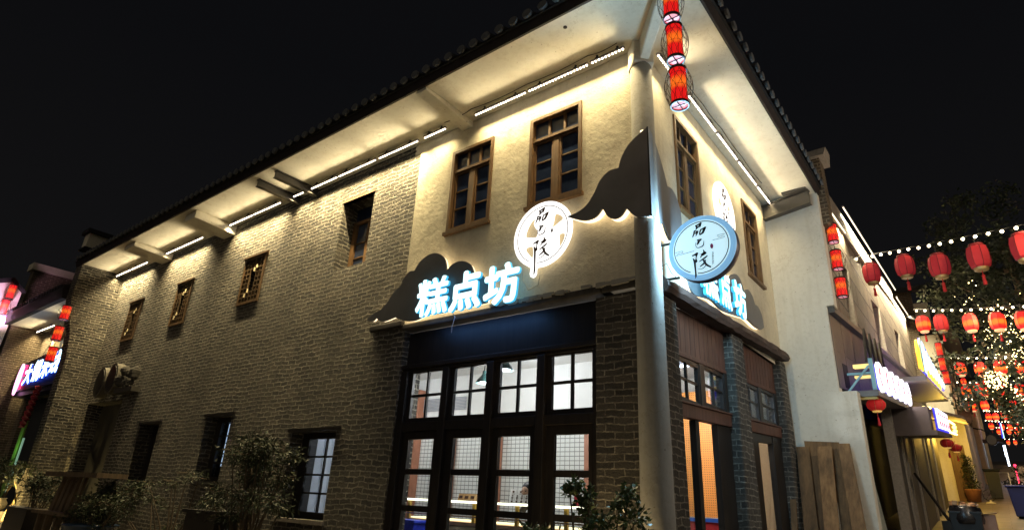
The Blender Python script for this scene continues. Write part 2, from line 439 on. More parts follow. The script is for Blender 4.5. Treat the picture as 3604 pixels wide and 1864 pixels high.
# plaster upper floor
w1, w2 = (-3.37, -2.5, 5.37, 6.83), (-1.79, -.9, 5.37, 6.83)
mb = MB(); wall(mb, 'y', -.012, .34, -4.19, 0, 4.0, ZS, [w1, w2])
r1, r2 = (1.0, 1.88, 5.36, 6.85), (3.92, 4.73, 5.36, 6.8)
wall(mb, 'x', 0, .34, 0.33, 5.42, 4.0, ZS, [r1, r2])
mb.box(-4.34, -4.19, -.012, .2, 7.12, ZS)
mb.build('plaster_wall', M['plaster'], SHOP, recalc=False)
mb = MB(); mb.box(-4.1, -.4, .4, 1.6, 4.3, 7.2); mb.box(-1.6, -.36, .4, 5.3, 4.31, 7.19); mb.build('unlit_room_box', M['reveal'], SHOP)

# soffit slabs, fascia, beams
mb = MB(); SO = 1.09; SX = .97
mb.hexa([(-17.45, -SO, ZS), (SX, -SO, ZS), (0, 0, ZS), (-17.45, 0, ZS), (-17.45, -SO, ZS + .08), (SX, -SO, ZS + .08), (0, 0, ZS + .08), (-17.45, 0, ZS + .08)])
mb.hexa([(SX, -SO, ZS), (SX, 5.42, ZS), (0, 5.42, ZS), (0, 0, ZS), (SX, -SO, ZS + .08), (SX, 5.42, ZS + .08), (0, 5.42, ZS + .08), (0, 0, ZS + .08)])
mb.build('soffit', M['soffit'], SHOP)
for x0, x1, zb in ((-3.22, -3.0, 7.2), (-10.97, -10.46, 7.07), (-14.36, -13.75, 7.13)):
    yo = -SO if x0 > -5 else -.98
    mb = MB(); mb.hexa([(x0, -.002, zb), (x1, -.002, zb), (x1, yo, zb + .06), (x0, yo, zb + .06), (x0, -.002, ZS - .004), (x1, -.002, ZS - .004), (x1, yo, ZS - .004), (x0, yo, ZS - .004)]); mb.build('soffit_beam', M['soffit'], SHOP, bevel=.012)
mb = MB()   # hip beam from the column to the eave corner, flaring into a bracket
mb.hexa([(-.16, -.06, 6.92), (.06, .16, 6.92), (.2, .0, 6.97), (.0, -.2, 6.97), (-.16, -.06, ZS - .004), (.06, .16, ZS - .004), (.2, .0, ZS - .004), (.0, -.2, ZS - .004)])
mb.hexa([(.06, -.15, 7.0), (.15, -.06, 7.0), (SX, -SO + .12, 7.2), (SX - .12, -SO, 7.2), (.06, -.15, ZS - .006), (.15, -.06, ZS - .006), (SX, -SO + .12, ZS - .006), (SX - .12, -SO, ZS - .006)])
mb.build('hip_beam', M['soffit'], SHOP, bevel=.02)
def ibeam(mb, a, b_, w, h, up=Vector((0, 0, 1))):
    a, b_ = Vector(a), Vector(b_); d = (b_ - a).normalized(); s = d.cross(up).normalized()
    def bar(ws, z0, z1): mb.hexa([a - s * ws + up * z0, b_ - s * ws + up * z0, b_ + s * ws + up * z0, a + s * ws + up * z0, a - s * ws + up * z1, b_ - s * ws + up * z1, b_ + s * ws + up * z1, a + s * ws + up * z1])
    bar(w, -h, -h + .016); bar(w, -.016, 0); bar(.008, -h + .0165, -.0165)
for x in (-7.27, -7.9):
    m_ = MB(); ibeam(m_, (x, -.002, ZS - .005), (x - .02, -.96, ZS - .005), .055, .16); m_.build('steel_beam', M['steel'], SHOP)
m_ = MB(); ibeam(m_, (.02, 5.3, ZS - .1), (.9, 5.2, ZS - .02), .07, .3); m_.box(.45, .88, 5.05, 5.16, ZS - .05, ZS - .012); m_.build('steel_beam', M['steel'], SHOP)
# roof: fascia, slopes, tile rolls, pale drip ends
mb = MB()
mb.hexa([(-17.5, -SO - .03, ZS - .01), (SX + .03, -SO - .03, ZS - .01), (SX, -SO + .002, ZS - .01), (-17.5, -SO + .002, ZS - .01), (-17.5, -SO - .07, ZS + .13), (SX + .07, -SO - .07, ZS + .13), (SX, -SO + .002, ZS + .13), (-17.5, -SO + .002, ZS + .13)])
mb.hexa([(SX + .03, -SO - .03, ZS - .01), (SX + .03, 5.55, ZS - .01), (SX - .002, 5.55, ZS - .01), (SX - .002, -SO, ZS - .01), (SX + .07, -SO - .07, ZS + .13), (SX + .07, 5.55, ZS + .13), (SX - .002, 5.55, ZS + .13), (SX - .002, -SO, ZS + .13)])
mb.build('fascia', M['fascia'], SHOP)
mb = MB(); RS = .42; ze = ZS + .14; RW = 3.4
A0, A1 = (-17.5, -SO - .1), (SX + .1, -SO - .1)
mb.face([(-17.5, -SO - .1, ze), (SX + .1, -SO - .1, ze), (SX + .1 - RW, -SO - .1 + RW, ze + RS * RW), (-17.5, -SO - .1 + RW, ze + RS * RW)])
mb.face([(SX + .1, -SO - .1, ze), (SX + .1, 5.55, ze), (SX + .1 - RW, 5.55, ze + RS * RW), (SX + .1 - RW, -SO - .1 + RW, ze + RS * RW)])
mb.face([(-17.5, -SO - .1, ze - .02), (-17.5, -SO - .1 + RW, ze - .02), (SX - RW, -SO + RW, ze - .02), (SX + .1, -SO - .1, ze - .02)])
mb.face([(SX + .1, -SO - .1, ze - .021), (SX - RW, -SO + RW, ze - .021), (SX - RW, 5.55, ze - .021), (SX + .1, 5.55, ze - .021)])
nl = int(18.4 / .238)
for i in range(nl):
    x = SX - .06 - i * .238; ln = min(RW, (SX + .1 - x))
    mb.tube([(x, -SO - .13, ze + .03), (x, -SO - .1 + ln, ze + .03 + RS * ln)], .062, 8, False)
for i in range(27):
    y = -SO + .12 + i * .245; ln = min(RW, y + SO + .1)
    mb.tube([(SX + .13, y, ze + .03), (SX + .1 - ln, y, ze + .03 + RS * ln)], .062, 8, False)
mb.build('tiled_roof', M['tile'], SHOP)
mb = MB()
for i in range(nl):
    x = SX - .06 - i * .238 + random.uniform(-.012, .012)
    mb.prism([(x + .072 * math.cos(t), ze + .035 + .062 * math.sin(t)) for t in [R(a) for a in range(0, 360, 30)]], -SO - .16, -SO - .125)
for i in range(27):
    y = -SO + .12 + i * .245 + random.uniform(-.012, .012)
    mb.prism([(.072 * math.cos(t), .062 * math.sin(t)) for t in [R(a) for a in range(0, 360, 30)]], -.017, .018, Matrix(((0, 1, 0, SX + .143), (1, 0, 0, y), (0, 0, 1, ze + .035), (0, 0, 0, 1))))
mb.build('tile_ends', M['tile_end'], SHOP)
# corner column
mb = MB(); mb.lathe([(.185, -.05), (.17, 1.5), (.155, 3.5), (.148, 5.2), (.14, 7.05)], 28)
mb.build('corner_column', M['column'], SHOP, smooth=True)
# lintel over the left shop front, plaster drip and rubble edge
mb = MB(); mb.box(-4.86, -4.09, -.08, -.003, 3.96, 4.06); mb.box(-4.09, -.6, -.06, .3, 3.9, 3.99); mb.box(-.6, -.1, -.05, -.003, 3.9, 3.998)
mb.build('lintel', M['lintel'], SHOP, bevel=.02)
mb = MB()
rg = random.Random(4)
for i in range(60):
    x = rg.uniform(-2.3, -.15); s = rg.uniform(.02, .07); mb.box(x - s, x + s, -.072 - rg.random() * .01, -.02, 3.985 + rg.uniform(-.03, .01), 4.01 + rg.uniform(0, .015))
mb.build('broken_plaster_edge', M['column'], SHOP)

# ---- left shop front: boards, frame, transoms, doors
mb = MB(); mb.box(-4.08, -.7, .12, .18, 3.36, 3.88)
mb.build('fascia_boards', M['darkwood'], SHOP)
mb = MB()
mb.box(-4.08, -.7, .02, .14, 3.3, 3.36); mb.box(-4.08, -.7, .06, .16, 3.26, 3.3)          # head
mb.box(-4.08, -.7, .05, .2, 2.4, 2.52)                                                     # transom rail
pst = [(-4.08, -3.95), (-3.22, -3.1), (-2.4, -2.28), (-1.57, -1.45), (-.76, -.7)]
for a, b_ in pst: mb.box(a, b_, .03, .2, .1, 3.26); 
mb.build('shopfront_frame', M['darkwood'], SHOP, bevel=.006)
tr = [(-3.95, -3.22), (-3.1, -2.4), (-2.28, -1.57), (-1.45, -.76)]
dr = [(-3.84, -3.34), (-2.97, -2.475), (-2.19, -1.685), (-1.335, -.86)]
def sash(parent, ax, pos, u0, u1, z0, z1, fr, cols, rows, bar, mat, gmat, dep=.05, name='transom_window', label=None, zsh=None):
    P = (lambda a, b_, c_, d_, e, f: (a, b_, pos + c_, pos + d_, e, f)) if ax == 'y' else (lambda a, b_, c_, d_, e, f: (pos - d_, pos - c_, a, b_, e, f))
    m_ = MB()
    fl, fr_, fb, ft = fr
    m_.box(*P(u0, u0 + fl, 0, dep, z0, z1)); m_.box(*P(u1 - fr_, u1, 0, dep, z0, z1)); m_.box(*P(u0 + fl, u1 - fr_, 0, dep, z0, z0 + fb)); m_.box(*P(u0 + fl, u1 - fr_, 0, dep, z1 - ft, z1))
    a, b_, c_, d_ = u0 + fl, u1 - fr_, z0 + fb, z1 - ft
    for i in range(1, cols): u = a + (b_ - a) * i / cols; m_.box(*P(u - bar / 2, u + bar / 2, .008, dep - .008, c_, d_))
    for z in rows: m_.box(*P(a, b_, .01, dep - .01, z - bar / 2, z + bar / 2))
    o = m_.build(name, mat, parent)
    if label: o['label'] = label
    m_ = MB(); m_.box(*P(a, b_, dep * .5 - .003, dep * .5 + .003, c_, d_)); m_.build('pane', gmat, o)
    return o
for (a, b_) in tr: sash(SHOP, 'y', .1, a, b_, 2.52, 3.26, (.065, .05, .065, .02), 2, [2.905], .035, M['darkwood'], M['glass'])
for (a, b_), (p0, p1) in zip(dr, [(-3.95, -3.22), (-3.1, -2.4), (-2.28, -1.57), (-1.45, -.76)]):
    o = sash(SHOP, 'y', .1, p0, p1, .28, 2.4, (a - p0, p1 - b_, .3, .11), 1, [1.855, 1.385], .075, M['darkwood'], M['glass'], .06, 'glazed_door')
# ---- right shop front
def zr(y, z): return z + .05 * (y - 1.2)
def hx(mb, x0, x1, y0, y1, z0, z1, f=zr):
    mb.hexa([(x0, y0, f(y0, z0)), (x1, y0, f(y0, z0)), (x1, y1, f(y1, z0)), (x0, y1, f(y1, z0)), (x0, y0, f(y0, z1)), (x1, y0, f(y0, z1)), (x1, y1, f(y1, z1)), (x0, y1, f(y1, z1))])
    return mb
# rough timber lintel
mb = MB(); rg = random.Random(2); rings = []
for i in range(31):
    y = .12 + i * 5.18 / 30; z0 = 3.85 + .047 * y; ring = []
    for k, (x, z) in enumerate(((-.05, 0), (.14, 0), (.17, .06), (.165, .13), (.12, .18), (-.05, .18))):
        ring.append((x + rg.uniform(-.012, .012), y, z0 + z + rg.uniform(-.008, .008)))
    rings.append(ring)
mb.rings(rings); mb.build('timber_beam', M['timber'], SHOP)
mb = MB()
mb.hexa([(-.3, .2, 4.0), (-.01, .2, 4.0), (-.01, 5.42, 4.0), (-.3, 5.42, 4.0), (-.3, .2, 4.04), (-.01, .2, 4.04), (-.01, 5.42, 4.06), (-.3, 5.42, 4.06)])
mb.build('lintel_fill', M['lintel'], SHOP)
for y0, y1, x1 in ((.19, .62, .1), (2.5, 3.06, .1), (4.95, 5.38, .1)):
    m_ = MB(); m_.hexa([(-.3, y0, 0), (x1, y0, 0), (x1, y1, 0), (-.3, y1, 0), (-.3, y0, 3.84 + .047 * y0), (x1 - .03, y0 + .03, 3.84 + .047 * y0), (x1 - .03, y1 - .02, 3.84 + .047 * y1), (-.3, y1, 3.84 + .047 * y1)])
    m_.build('brick_pillar', M['brick_pier'], SHOP, bevel=.03)
BAYS = [(.62, 2.5), (3.06, 4.95)]
mb = MB()
for y0, y1 in BAYS:
    hx(mb, -.11, -.05, y0, y1, 3.34, 3.9)
    n = int((y1 - y0) / .15)
    for i in range(1, n): y = y0 + (y1 - y0) * i / n; mb.box(-.05, -.046, y - .004, y + .004, zr(y, 3.36), zr(y, 3.86))
mb.build('red_boards', M['redwood'], SHOP)
mb = MB()
for y0, y1 in BAYS: hx(mb, -.12, -.02, y0, y1, 2.56, 2.72); hx(mb, -.12, -.035, y0, y1, 3.29, 3.345); hx(mb, -.12, .0, y0, y1, 2.72, 2.745)
mb.build('transom_beam', M['redwood'], SHOP, bevel=.008)
mb = MB()
for y0, y1 in BAYS:
    for a, b_ in ((y0, y0 + .1), ((y0 + y1) / 2 - .07, (y0 + y1) / 2 + .07), (y1 - .12, y1)): hx(mb, -.12, -.04, a, b_, 2.745, 3.29)
for a, b_ in ((.62, .72), (1.26, 1.37), (2.0, 2.5), (3.06, 3.72), (4.48, 4.95)): hx(mb, -.13, -.05, a, b_, .1, 2.56)
hx(mb, -.13, -.06, 3.72, 4.48, 2.44, 2.56)
mb.build('door_posts', M['darkwood'], SHOP)
for y0, y1 in BAYS:
    ym = (y0 + y1) / 2
    for a, b_ in ((y0 + .1, ym - .07), (ym + .07, y1 - .12)):
        zm = zr((a + b_) / 2, 0)
        sash(SHOP, 'x', -.05, a, b_, 2.745 + zm, 3.29 + zm, (.045, .045, .05, .05), 2, [3.03 + zm], .028, M['darkwood'], M['glass'], .05)
for a, b_ in ((.72, 1.26), (3.72, 4.48)): m_ = MB(); m_.box(-.1, -.094, a, b_, .15, 2.6); m_.build('door_glass', M['glass'], SHOP)
# ---- casement windows upstairs
def casement(ax, pos, u0, u1, z0, z1, name='casement_window'):
    P = (lambda a, b_, c_, d_, e, f: (a, b_, pos + c_, pos + d_, e, f)) if ax == 'y' else (lambda a, b_, c_, d_, e, f: (pos - d_, pos - c_, a, b_, e, f))
    m_ = MB(); f = .05; d0, d1 = -.025, .1
    for q in ((u0, u0 + f, z0, z1), (u1 - f, u1, z0, z1), (u0 + f, u1 - f, z1 - f, z1), (u0 + f, u1 - f, z0, z0 + f)): m_.box(*P(q[0], q[1], d0, d1, q[2], q[3]))
    m_.box(*P(u0 - .03, u1 + .03, -.06, .02, z0 - .055, z0 - .003))                       # sill
    a, b_ = u0 + f, u1 - f; zt = z1 - .4; m = (a + b_) / 2
    m_.box(*P(a, b_, .0, .1, zt, zt + .045))                                              # transom bar
    for k in (1, 2): u = a + (b_ - a) * k / 3; m_.box(*P(u - .018, u + .018, .03, .09, zt + .045, z1 - f))
    m_.box(*P(m - .045, m + .045, .02, .09, z0 + f, zt))
    for s0, s1 in ((a, m - .045), (m + .045, b_)):
        m_.box(*P(s0, s0 + .035, .03, .085, z0 + f, zt)); m_.box(*P(s1 - .035, s1, .03, .085, z0 + f, zt)); m_.box(*P(s0 + .035, s1 - .035, .03, .085, z0 + f, z0 + f + .045)); m_.box(*P(s0 + .035, s1 - .035, .03, .085, zt - .035, zt))
        for k in (1, 2): z = z0 + f + .045 + (zt - z0 - f - .08) * k / 3; m_.box(*P(s0 + .035, s1 - .035, .04, .075, z - .011, z + .011))
    o = m_.build(name, M['oak'], SHOP)
    g_ = MB(); g_.box(*P(a, b_, .06, .064, z0 + f, zt)); g_.box(*P(a, b_, .062, .066, zt + .045, z1 - f)); g_.build('pane', M['dglass'], o)
casement('y', -.012, *w1); casement('y', -.012, *w2); casement('x', 0, *r1); casement('x', 0, *r2)
# recessed window in the brick wall: brown jambs set back in a splayed opening
u0, u1, z0, z1 = rec
m_ = MB(); d = .3
m_.box(u0, u0 + .1, d, d + .1, z0, 6.4); m_.box(u1 - .1, u1, d, d + .1, z0, 6.4); m_.box(u0, u1, d, d + .1, 6.36, 6.42); m_.box(u0 + .1, u1 - .1, d, d + .1, z0, z0 + .05)
m_.box(-5.86, -5.78, d + .02, d + .09, z0, 6.36)
for z in (5.65, 5.95): m_.box(u0 + .1, u1 - .1, d + .03, d + .06, z, z + .02)
o = m_.build('casement_window', M['oak'], SHOP); o['label'] = 'brown window set deep in the brick wall'
m_ = MB(); m_.box(u0, u1, d + .05, d + .054, z0, z1); m_.build('pane', M['dglass'], o)
m_ = MB(); m_.box(u0 - .02, u1 + .02, -.012, .1, z1, z1 + .03); m_.build('brick_lintel', M['oak'], SHOP)
# lattice windows
BRASS = simple('bright brass', (.9, .78, .5), .5, 0)
LATF = wood('dark lattice frame', (.05, .026, .01), (.13, .072, .025))
LATW = wood('lattice wood', (.05, .03, .014), (.14, .085, .035))
for k, (u0, u1, z0, z1) in enumerate(lat):
    m_ = MB(); f = .055; y0, y1 = -.03, .05
    for q in ((u0, u0 + f, z0, z1), (u1 - f, u1, z0, z1), (u0 + f, u1 - f, z1 - f, z1), (u0 + f, u1 - f, z0, z0 + f)): m_.box(q[0], q[1], y0, y1, q[2], q[3])
    m_.box(u0 - .05, u1 + .05, -.055, .0, z1 + .002, z1 + .035)
    for s in (-1, 1): m_.prism([(x, z) for x, z in (((u0, z1), (u0 - .05, z1 + .04), (u0 - .05, z1 - .04), (u0, z1 - .12)) if s < 0 else ((u1, z1), (u1 + .05, z1 + .04), (u1 + .05, z1 - .04), (u1, z1 - .12)))], -.026, -.005)
    o = m_.build('lattice_window', LATF, SHOP)
    m_ = MB(); a, b_, c_, d_ = u0 + f, u1 - f, z0 + f, z1 - f
    um, zm = (a + b_) / 2, (c_ + d_) / 2
    def seg(x0, x1, za, zb): m_.box(x0, x1, -.02, .015, za, zb)
    for i in range(1, 6):
        u = a + (b_ - a) * i / 6
        if i == 3: seg(u - .009, u + .009, c_, c_ + .2); seg(u - .009, u + .009, d_ - .2, d_)
        else: seg(u - .009, u + .009, c_, d_)
    for i in range(1, 9):
        z = c_ + (d_ - c_) * i / 9
        if 2 < i < 7:
            for p, q in ((a, a + (b_ - a) / 3), (b_ - (b_ - a) / 3, b_)): seg(p, q, z - .009 + .0, z + .009)
        else: m_.box(a, b_, -.018, .013, z - .009, z + .009)
    m_.build('lattice', LATW, o)
    for p in ((um + .13, d_ - .2), (um + .05, d_ - .26), (um - .06, c_ + .24), (um - .15, c_ + .15)):
        m_ = MB(); m_.box(p[0] - .014, p[0] + .014, -.04, -.0205, p[1] - .04, p[1] + .04); m_.build('brass_fitting', BRASS, o)
# dark doorway with ornament over it
u0, u1, z0, z1 = door_h
m_ = MB(); m_.box(u0, u1, .36, .4, z0, z1)
o = m_.build('side_door', simple('black door', (.008, .008, .009), .4), SHOP); o['label'] = 'tall dark side door'
ORN = thing('door_ornament', 'two pale round drums and a carved block over the dark side door', 'ornament', (-14.9, 0, 3.8))
for x, z in ((-15.75, 3.98), (-14.98, 4.02)):
    m_ = MB(); m_.prism(arc(x, z, .33, 0, 342, 19, .4), -.2, -.005); m_.build('drum', simple('drum rim', (.09, .08, .06), .8), ORN)
    m_ = MB(); m_.prism(arc(x, z, .27, 0, 342, 19, .34), -.215, -.201); m_.build('drum_face', M['black'], ORN)
rg = random.Random(5); m_ = MB()
for i in range(16): x = rg.uniform(-14.5, -13.6); z = rg.uniform(3.72, 4.2); s = rg.uniform(.05, .14); m_.ball((x, -.16, z), s, 7, 5)
m_.box(-14.55, -13.5, -.2, -.005, 3.6, 3.72); m_.build('carved_block', simple('dark carved stone', (.04, .036, .03), .9), ORN)  # one even dark stone colour
# small ground floor windows in the brick wall
for k, (u0, u1, z0, z1) in enumerate(low):
    d = .24
    if k == 0:
        m_ = MB(); m_.box(u0, u1, .3, .34, z0, z1); o = m_.build('window_shutter', M['darkwood'], SHOP)
    else:
        o = sash(SHOP, 'y', d, u0, u1, z0, z1, (.2, .07, .1, .1), 2, [z0 + .1 + (z1 - z0 - .2) * k_ / 4 for k_ in (1, 2, 3)], .03, M['darkwood'], M['glass'], .05, 'small_window')
    if k == 1: m_ = MB(); m_.box(-9.45, -9.385, .33, .34, 1.92, 2.74); m_.build('lit_gap_glow', emis('glowing gap strip', (.62, .78, 1), .75), SHOP)  # glowing strip stands for the lit room behind the window
    m_ = MB(); m_.box(u0 - .06, u1 + .05, -.05, .02, z0 - .06, z0 - .002); m_.build('window_sill', M['strip_stone'] if k == 2 else M['lintel'], SHOP)
    m_ = MB(); m_.box(u0 - .1, u1 + .12, -.02, .06, z1 + .002, z1 + .05); m_.build('window_head', M['darkwood'], SHOP)
# curtains with light behind them in the two right-hand low windows
cur, nt, b = newmat('pale curtain'); tl = N(nt, 'ShaderNodeBsdfTranslucent'); tl.inputs[0].default_value = (.8, .84, .9, 1); L(nt, tl.outputs[0], nt.nodes['Material Output'].inputs[0])
m_ = MB(); x = -6.5
while x < -5.55:
    wd = rg.uniform(.05, .1); m_.box(x, x + wd, .4 + rg.uniform(0, .06), .42 + rg.uniform(.06, .07), 1.15, 2.44); x += wd + rg.uniform(.0, .035)
m_.build('curtain', cur, SHOP)
# wing wall at the far right end
mb = MB(); mb.box(.001, .99, 5.42, 5.7, 5.06, ZS + .4); mb.box(.001, .86, 5.42, 5.7, 3.54, 5.06); mb.box(.001, 1.12, 5.419, 5.7, .3, 3.54)
mb.build('wing_wall', M['white'], SHOP)
mb = MB(); mb.hexa([(.95, 5.6, 6.68), (1.12, 5.6, 6.75), (1.12, 6.0, 6.75), (.95, 6.0, 6.68), (.97, 5.6, 8.15), (1.1, 5.6, 8.15), (1.1, 6.0, 8.15), (.97, 6.0, 8.15)])
mb.box(.3, .97, 5.62, 6.0, ZS + .4, 8.15)
mb.build('gable_brick', M['brick_far'], SHOP)
mb = MB(); mb.hexa([(.2, 5.5, 8.15), (1.2, 5.5, 8.15), (1.2, 6.1, 8.15), (.2, 6.1, 8.15), (.2, 5.62, 8.34), (1.24, 5.62, 8.36), (1.24, 6.0, 8.36), (.2, 6.0, 8.34)]); mb.build('gable_cap', M['strip_stone'], SHOP)
# fire gable at the far left end
pf = [(.001, -.1), (-.7, -.1), (-.74, 3.4), (-.76, 4.6), (-.85, 5.3), (-1.02, 5.9), (-1.1, 6.35), (-1.1, ZS + .3), (.001, ZS + .3)]
mb = MB(); mb.rings([[(x, y, z) for y, z in pf] for x in (-17.5, -17.05)]); mb.box(-17.48, -17.07, .001, .43, -.1, ZS + .02); mb.build('end_pier', M['brick'], SHOP)
mb = MB(); mb.box(-17.46, -17.09, -1.16, .6, 7.86, 8.3); mb.build('gable_top', M['cream'], SHOP)
mb = MB(); mb.box(-17.48, -17.08, -.95, 6, ZS + .3, 7.86); mb.build('gable_brick', M['brick_far'], SHOP)
mb = MB(); mb.box(-17.56, -17.0, -1.24, .7, 8.3, 8.42); mb.box(-17.52, -17.04, -1.2, .66, 7.8, 7.86); mb.build('gable_cap', M['tile'], SHOP)
# rear of the building (closes the volume)
mb = MB(); mb.box(-17.0, -.35, 5.45, 5.6, .1, ZS); mb.build('rear_wall', M['brick_far'], SHOP)

rg = random.Random(21)
def cable(label, pts, r=.008):
    P = []
    for a, b_ in zip(pts, pts[1:]):
        a, b_ = Vector(a), Vector(b_)
        for i in range(6): P.append(a + (b_ - a) * i / 6 + Vector((0, 0, -.03 * math.sin(PI * i / 6) + rg.uniform(-.003, .003))))
    P.append(Vector(pts[-1])); m_ = MB(); m_.tube(P, r, 5); tag(m_.build('cable', M['black']), label, 'cable')
cable('thin dark cable along the top of the brick wall between the left light strips', [(-16.9, -.02, 7.22), (-14.3, -.02, 7.19), (-12, -.02, 7.22), (-10.4, -.02, 7.2), (-8, -.02, 7.22), (-6.1, -.02, 7.21), (-4.3, -.02, 7.2)])
cable('dark cable hanging along the soffit behind the upstairs light strips', [(-3.4, -.27, 7.3), (-2.8, -.28, 7.31), (-1.7, -.28, 7.3), (-.65, -.28, 7.31), (-.2, -.28, 7.3)], .006)
cable('dark cable beside the right eave light strips', [(.24, .7, 7.31), (.25, 1.6, 7.29), (.25, 2.4, 7.31), (.25, 3.4, 7.3), (.25, 4.5, 7.31)], .006)
m_ = MB(); m_.tube([(-.62, -.9, 7.312), (-.62, -.9, 7.319)], .028, 10); tag(m_.build('soffit_hole_cap', M['black']), 'small round black cap in the soffit near the hip beam', 'cap')

# ------------------------------------------------------------------ inside the shop
FL = .26
mb = MB(); mb.box(-9.9, -.2, .22, 5.4, FL - .05, FL); mb.build('shop_floor', M['floor_in'], SHOP)
mb = MB(); mb.box(-9.9, -.12, .5, 5.4, 3.95, 3.99); mb.build('shop_ceiling', M['wall_in'], SHOP)
gm, nt, b = newmat('white wall behind black wire grid'); c = coords(nt)
bt = N(nt, 'ShaderNodeTexBrick'); bt.offset = 0; sp = N(nt, 'ShaderNodeSeparateXYZ'); L(nt, c, sp.inputs[0]); cb = N(nt, 'ShaderNodeCombineXYZ'); L(nt, sp.outputs[0], cb.inputs[0]); L(nt, sp.outputs[2], cb.inputs[1]); L(nt, cb.outputs[0], bt.inputs['Vector'])
bt.inputs['Scale'].default_value = 1; bt.inputs['Brick Width'].default_value = .1; bt.inputs['Row Height'].default_value = .075; bt.inputs['Mortar Size'].default_value = .006
bt.inputs['Color1'].default_value = bt.inputs['Color2'].default_value = (.66, .66, .62, 1); bt.inputs['Mortar'].default_value = (.16, .16, .15, 1)
L(nt, bt.outputs[0], b.inputs['Base Color'])
mb = MB(); mb.box(-9.9, -2.6, 3.2, 3.25, FL, 2.72); mb.build('grid_wall', gm, SHOP)
mb = MB(); mb.box(-9.9, -2.6, 3.201, 3.251, 2.72, 3.95); mb.box(-9.92, -9.87, .5, 3.2, FL, 3.95); mb.box(-2.62, -2.58, 3.26, 5.4, FL, 3.95); mb.box(-2.58, -.3, 5.35, 5.4, FL, 3.95); mb.build('inner_wall', M['wall_in'], SHOP)
mb = MB(); mb.box(-7.05, -6.82, 3.0, 3.19, FL, 3.7); mb.box(-6.05, -5.8, 3.05, 3.19, FL, 2.72); mb.box(-4.7, -4.6, 3.05, 3.19, FL, 2.72); mb.box(-2.72, -2.6, 3.05, 3.19, FL, 2.72); mb.build('orange_post', M['orange'], SHOP)
mb = MB()
for i in range(9): mb.box(-6.9, -5.6, 3.16, 3.19, 3.25 + i * .03, 3.268 + i * .03)
mb.build('air_grille', simple('grey grille', (.3, .3, .32), .5), SHOP)
pg, nt, b = newmat('orange pegboard'); c = coords(nt); vo = N(nt, 'ShaderNodeTexVoronoi'); vo.inputs['Randomness'].default_value = 0; vo.inputs['Scale'].default_value = 26; L(nt, c, vo.inputs['Vector'])
L(nt, ramp(nt, vo.outputs['Distance'], [(.2, (.3, .1, .03)), (.26, (.85, .33, .06))]).outputs[0], b.inputs['Base Color'])
mb = MB(); mb.box(-1.95, -1.14, 4.85, 4.9, FL, 3.6); mb.build('pegboard_wall', pg, SHOP)
mb = MB(); mb.box(-1.14, -.96, 4.82, 4.9, FL, 3.6); mb.build('red_post', simple('deep red post', (.3, .03, .015), .5), SHOP)
bsm, nt, b = newmat('beige paper screen'); tl = N(nt, 'ShaderNodeBsdfTranslucent'); tl.inputs[0].default_value = (.75, .62, .46, 1); L(nt, tl.outputs[0], nt.nodes['Material Output'].inputs[0])
mb = MB(); mb.box(-.14, -.135, 3.74, 4.47, FL, 2.62); mb.build('beige_screen', bsm, SHOP)
mb = MB(); mb.box(-.96, -.33, 4.86, 4.9, FL, 3.6); mb.build('dark_panel', M['reveal'], SHOP)
# pendants
def pendant(loc, label):
    p = thing('pendant_lamp', label, 'lamp', loc, 'pendant lamps inside the shop'); x, y, z = loc
    m_ = MB(); m_.lathe([(.13, 0), (.128, .02), (.1, .07), (.06, .11), (.035, .15), (.03, .2)], 18, (x, y, z), False); m_.build('lamp_shade', simple('dark green enamel', (.02, .05, .05), .3), p, True)
    m_ = MB(); m_.ball((x, y, z + .035), .085, 12, 6, .5); m_.build('light_bulb', emis('pendant bulb', (.95, .97, 1), 8), p, True)
    m_ = MB(); m_.tube([(x, y, z + .2), (x, y, 3.95)], .008, 6); m_.build('cord', M['black'], p)
    lamp('pendant_light', 'POINT', (x, y, z - .08), 55, (1, .93, .82), p, radius=.08)
pendant((-3.53, 1.3, 3.28), 'dark green pendant lamp seen through the second transom of the shop front')
pendant((-3.1, 1.3, 3.45), 'pendant lamp showing only its bright underside in the third transom')
pendant((-1.5, 3.6, 3.3), 'added unseen pendant lamp over the orange room behind the open right door')  # added out of view to light the orange room
pendant((-6.2, 1.7, 3.2), 'added unseen pendant lamp deep in the shop behind the brick wall')  # added out of view to light the left end of the room
def added_tube(x, y, label):  # unseen ceiling tubes, added to brighten the shop room
    t = thing('added_ceiling_light', label, 'light', (x, y, 3.94), 'added ceiling lights inside the shop')
    m_ = MB(); m_.box(x - .6, x + .6, y - .06, y + .06, 3.9, 3.949); m_.build('housing', M['alu'], t)
    m_ = MB(); m_.tube([(x - .58, y, 3.87), (x + .58, y, 3.87)], .02, 8); m_.build('tube', emis('cool tube', (.9, .95, 1), 4), t)
    lamp('added_tube', 'POINT', (x, y, 3.8), 16, (.9, .94, 1), t, radius=.15)
added_tube(-3.4, 2.3, 'added ceiling tube light above the counter, out of view from outside')
added_tube(-6.6, 1.9, 'added ceiling tube light at the left end of the shop room')
added_tube(-1.3, 3.9, 'added ceiling tube light behind the beige screen of the far right bay')
added_tube(-1.3, 1.6, 'added ceiling tube light just inside the brick pier')
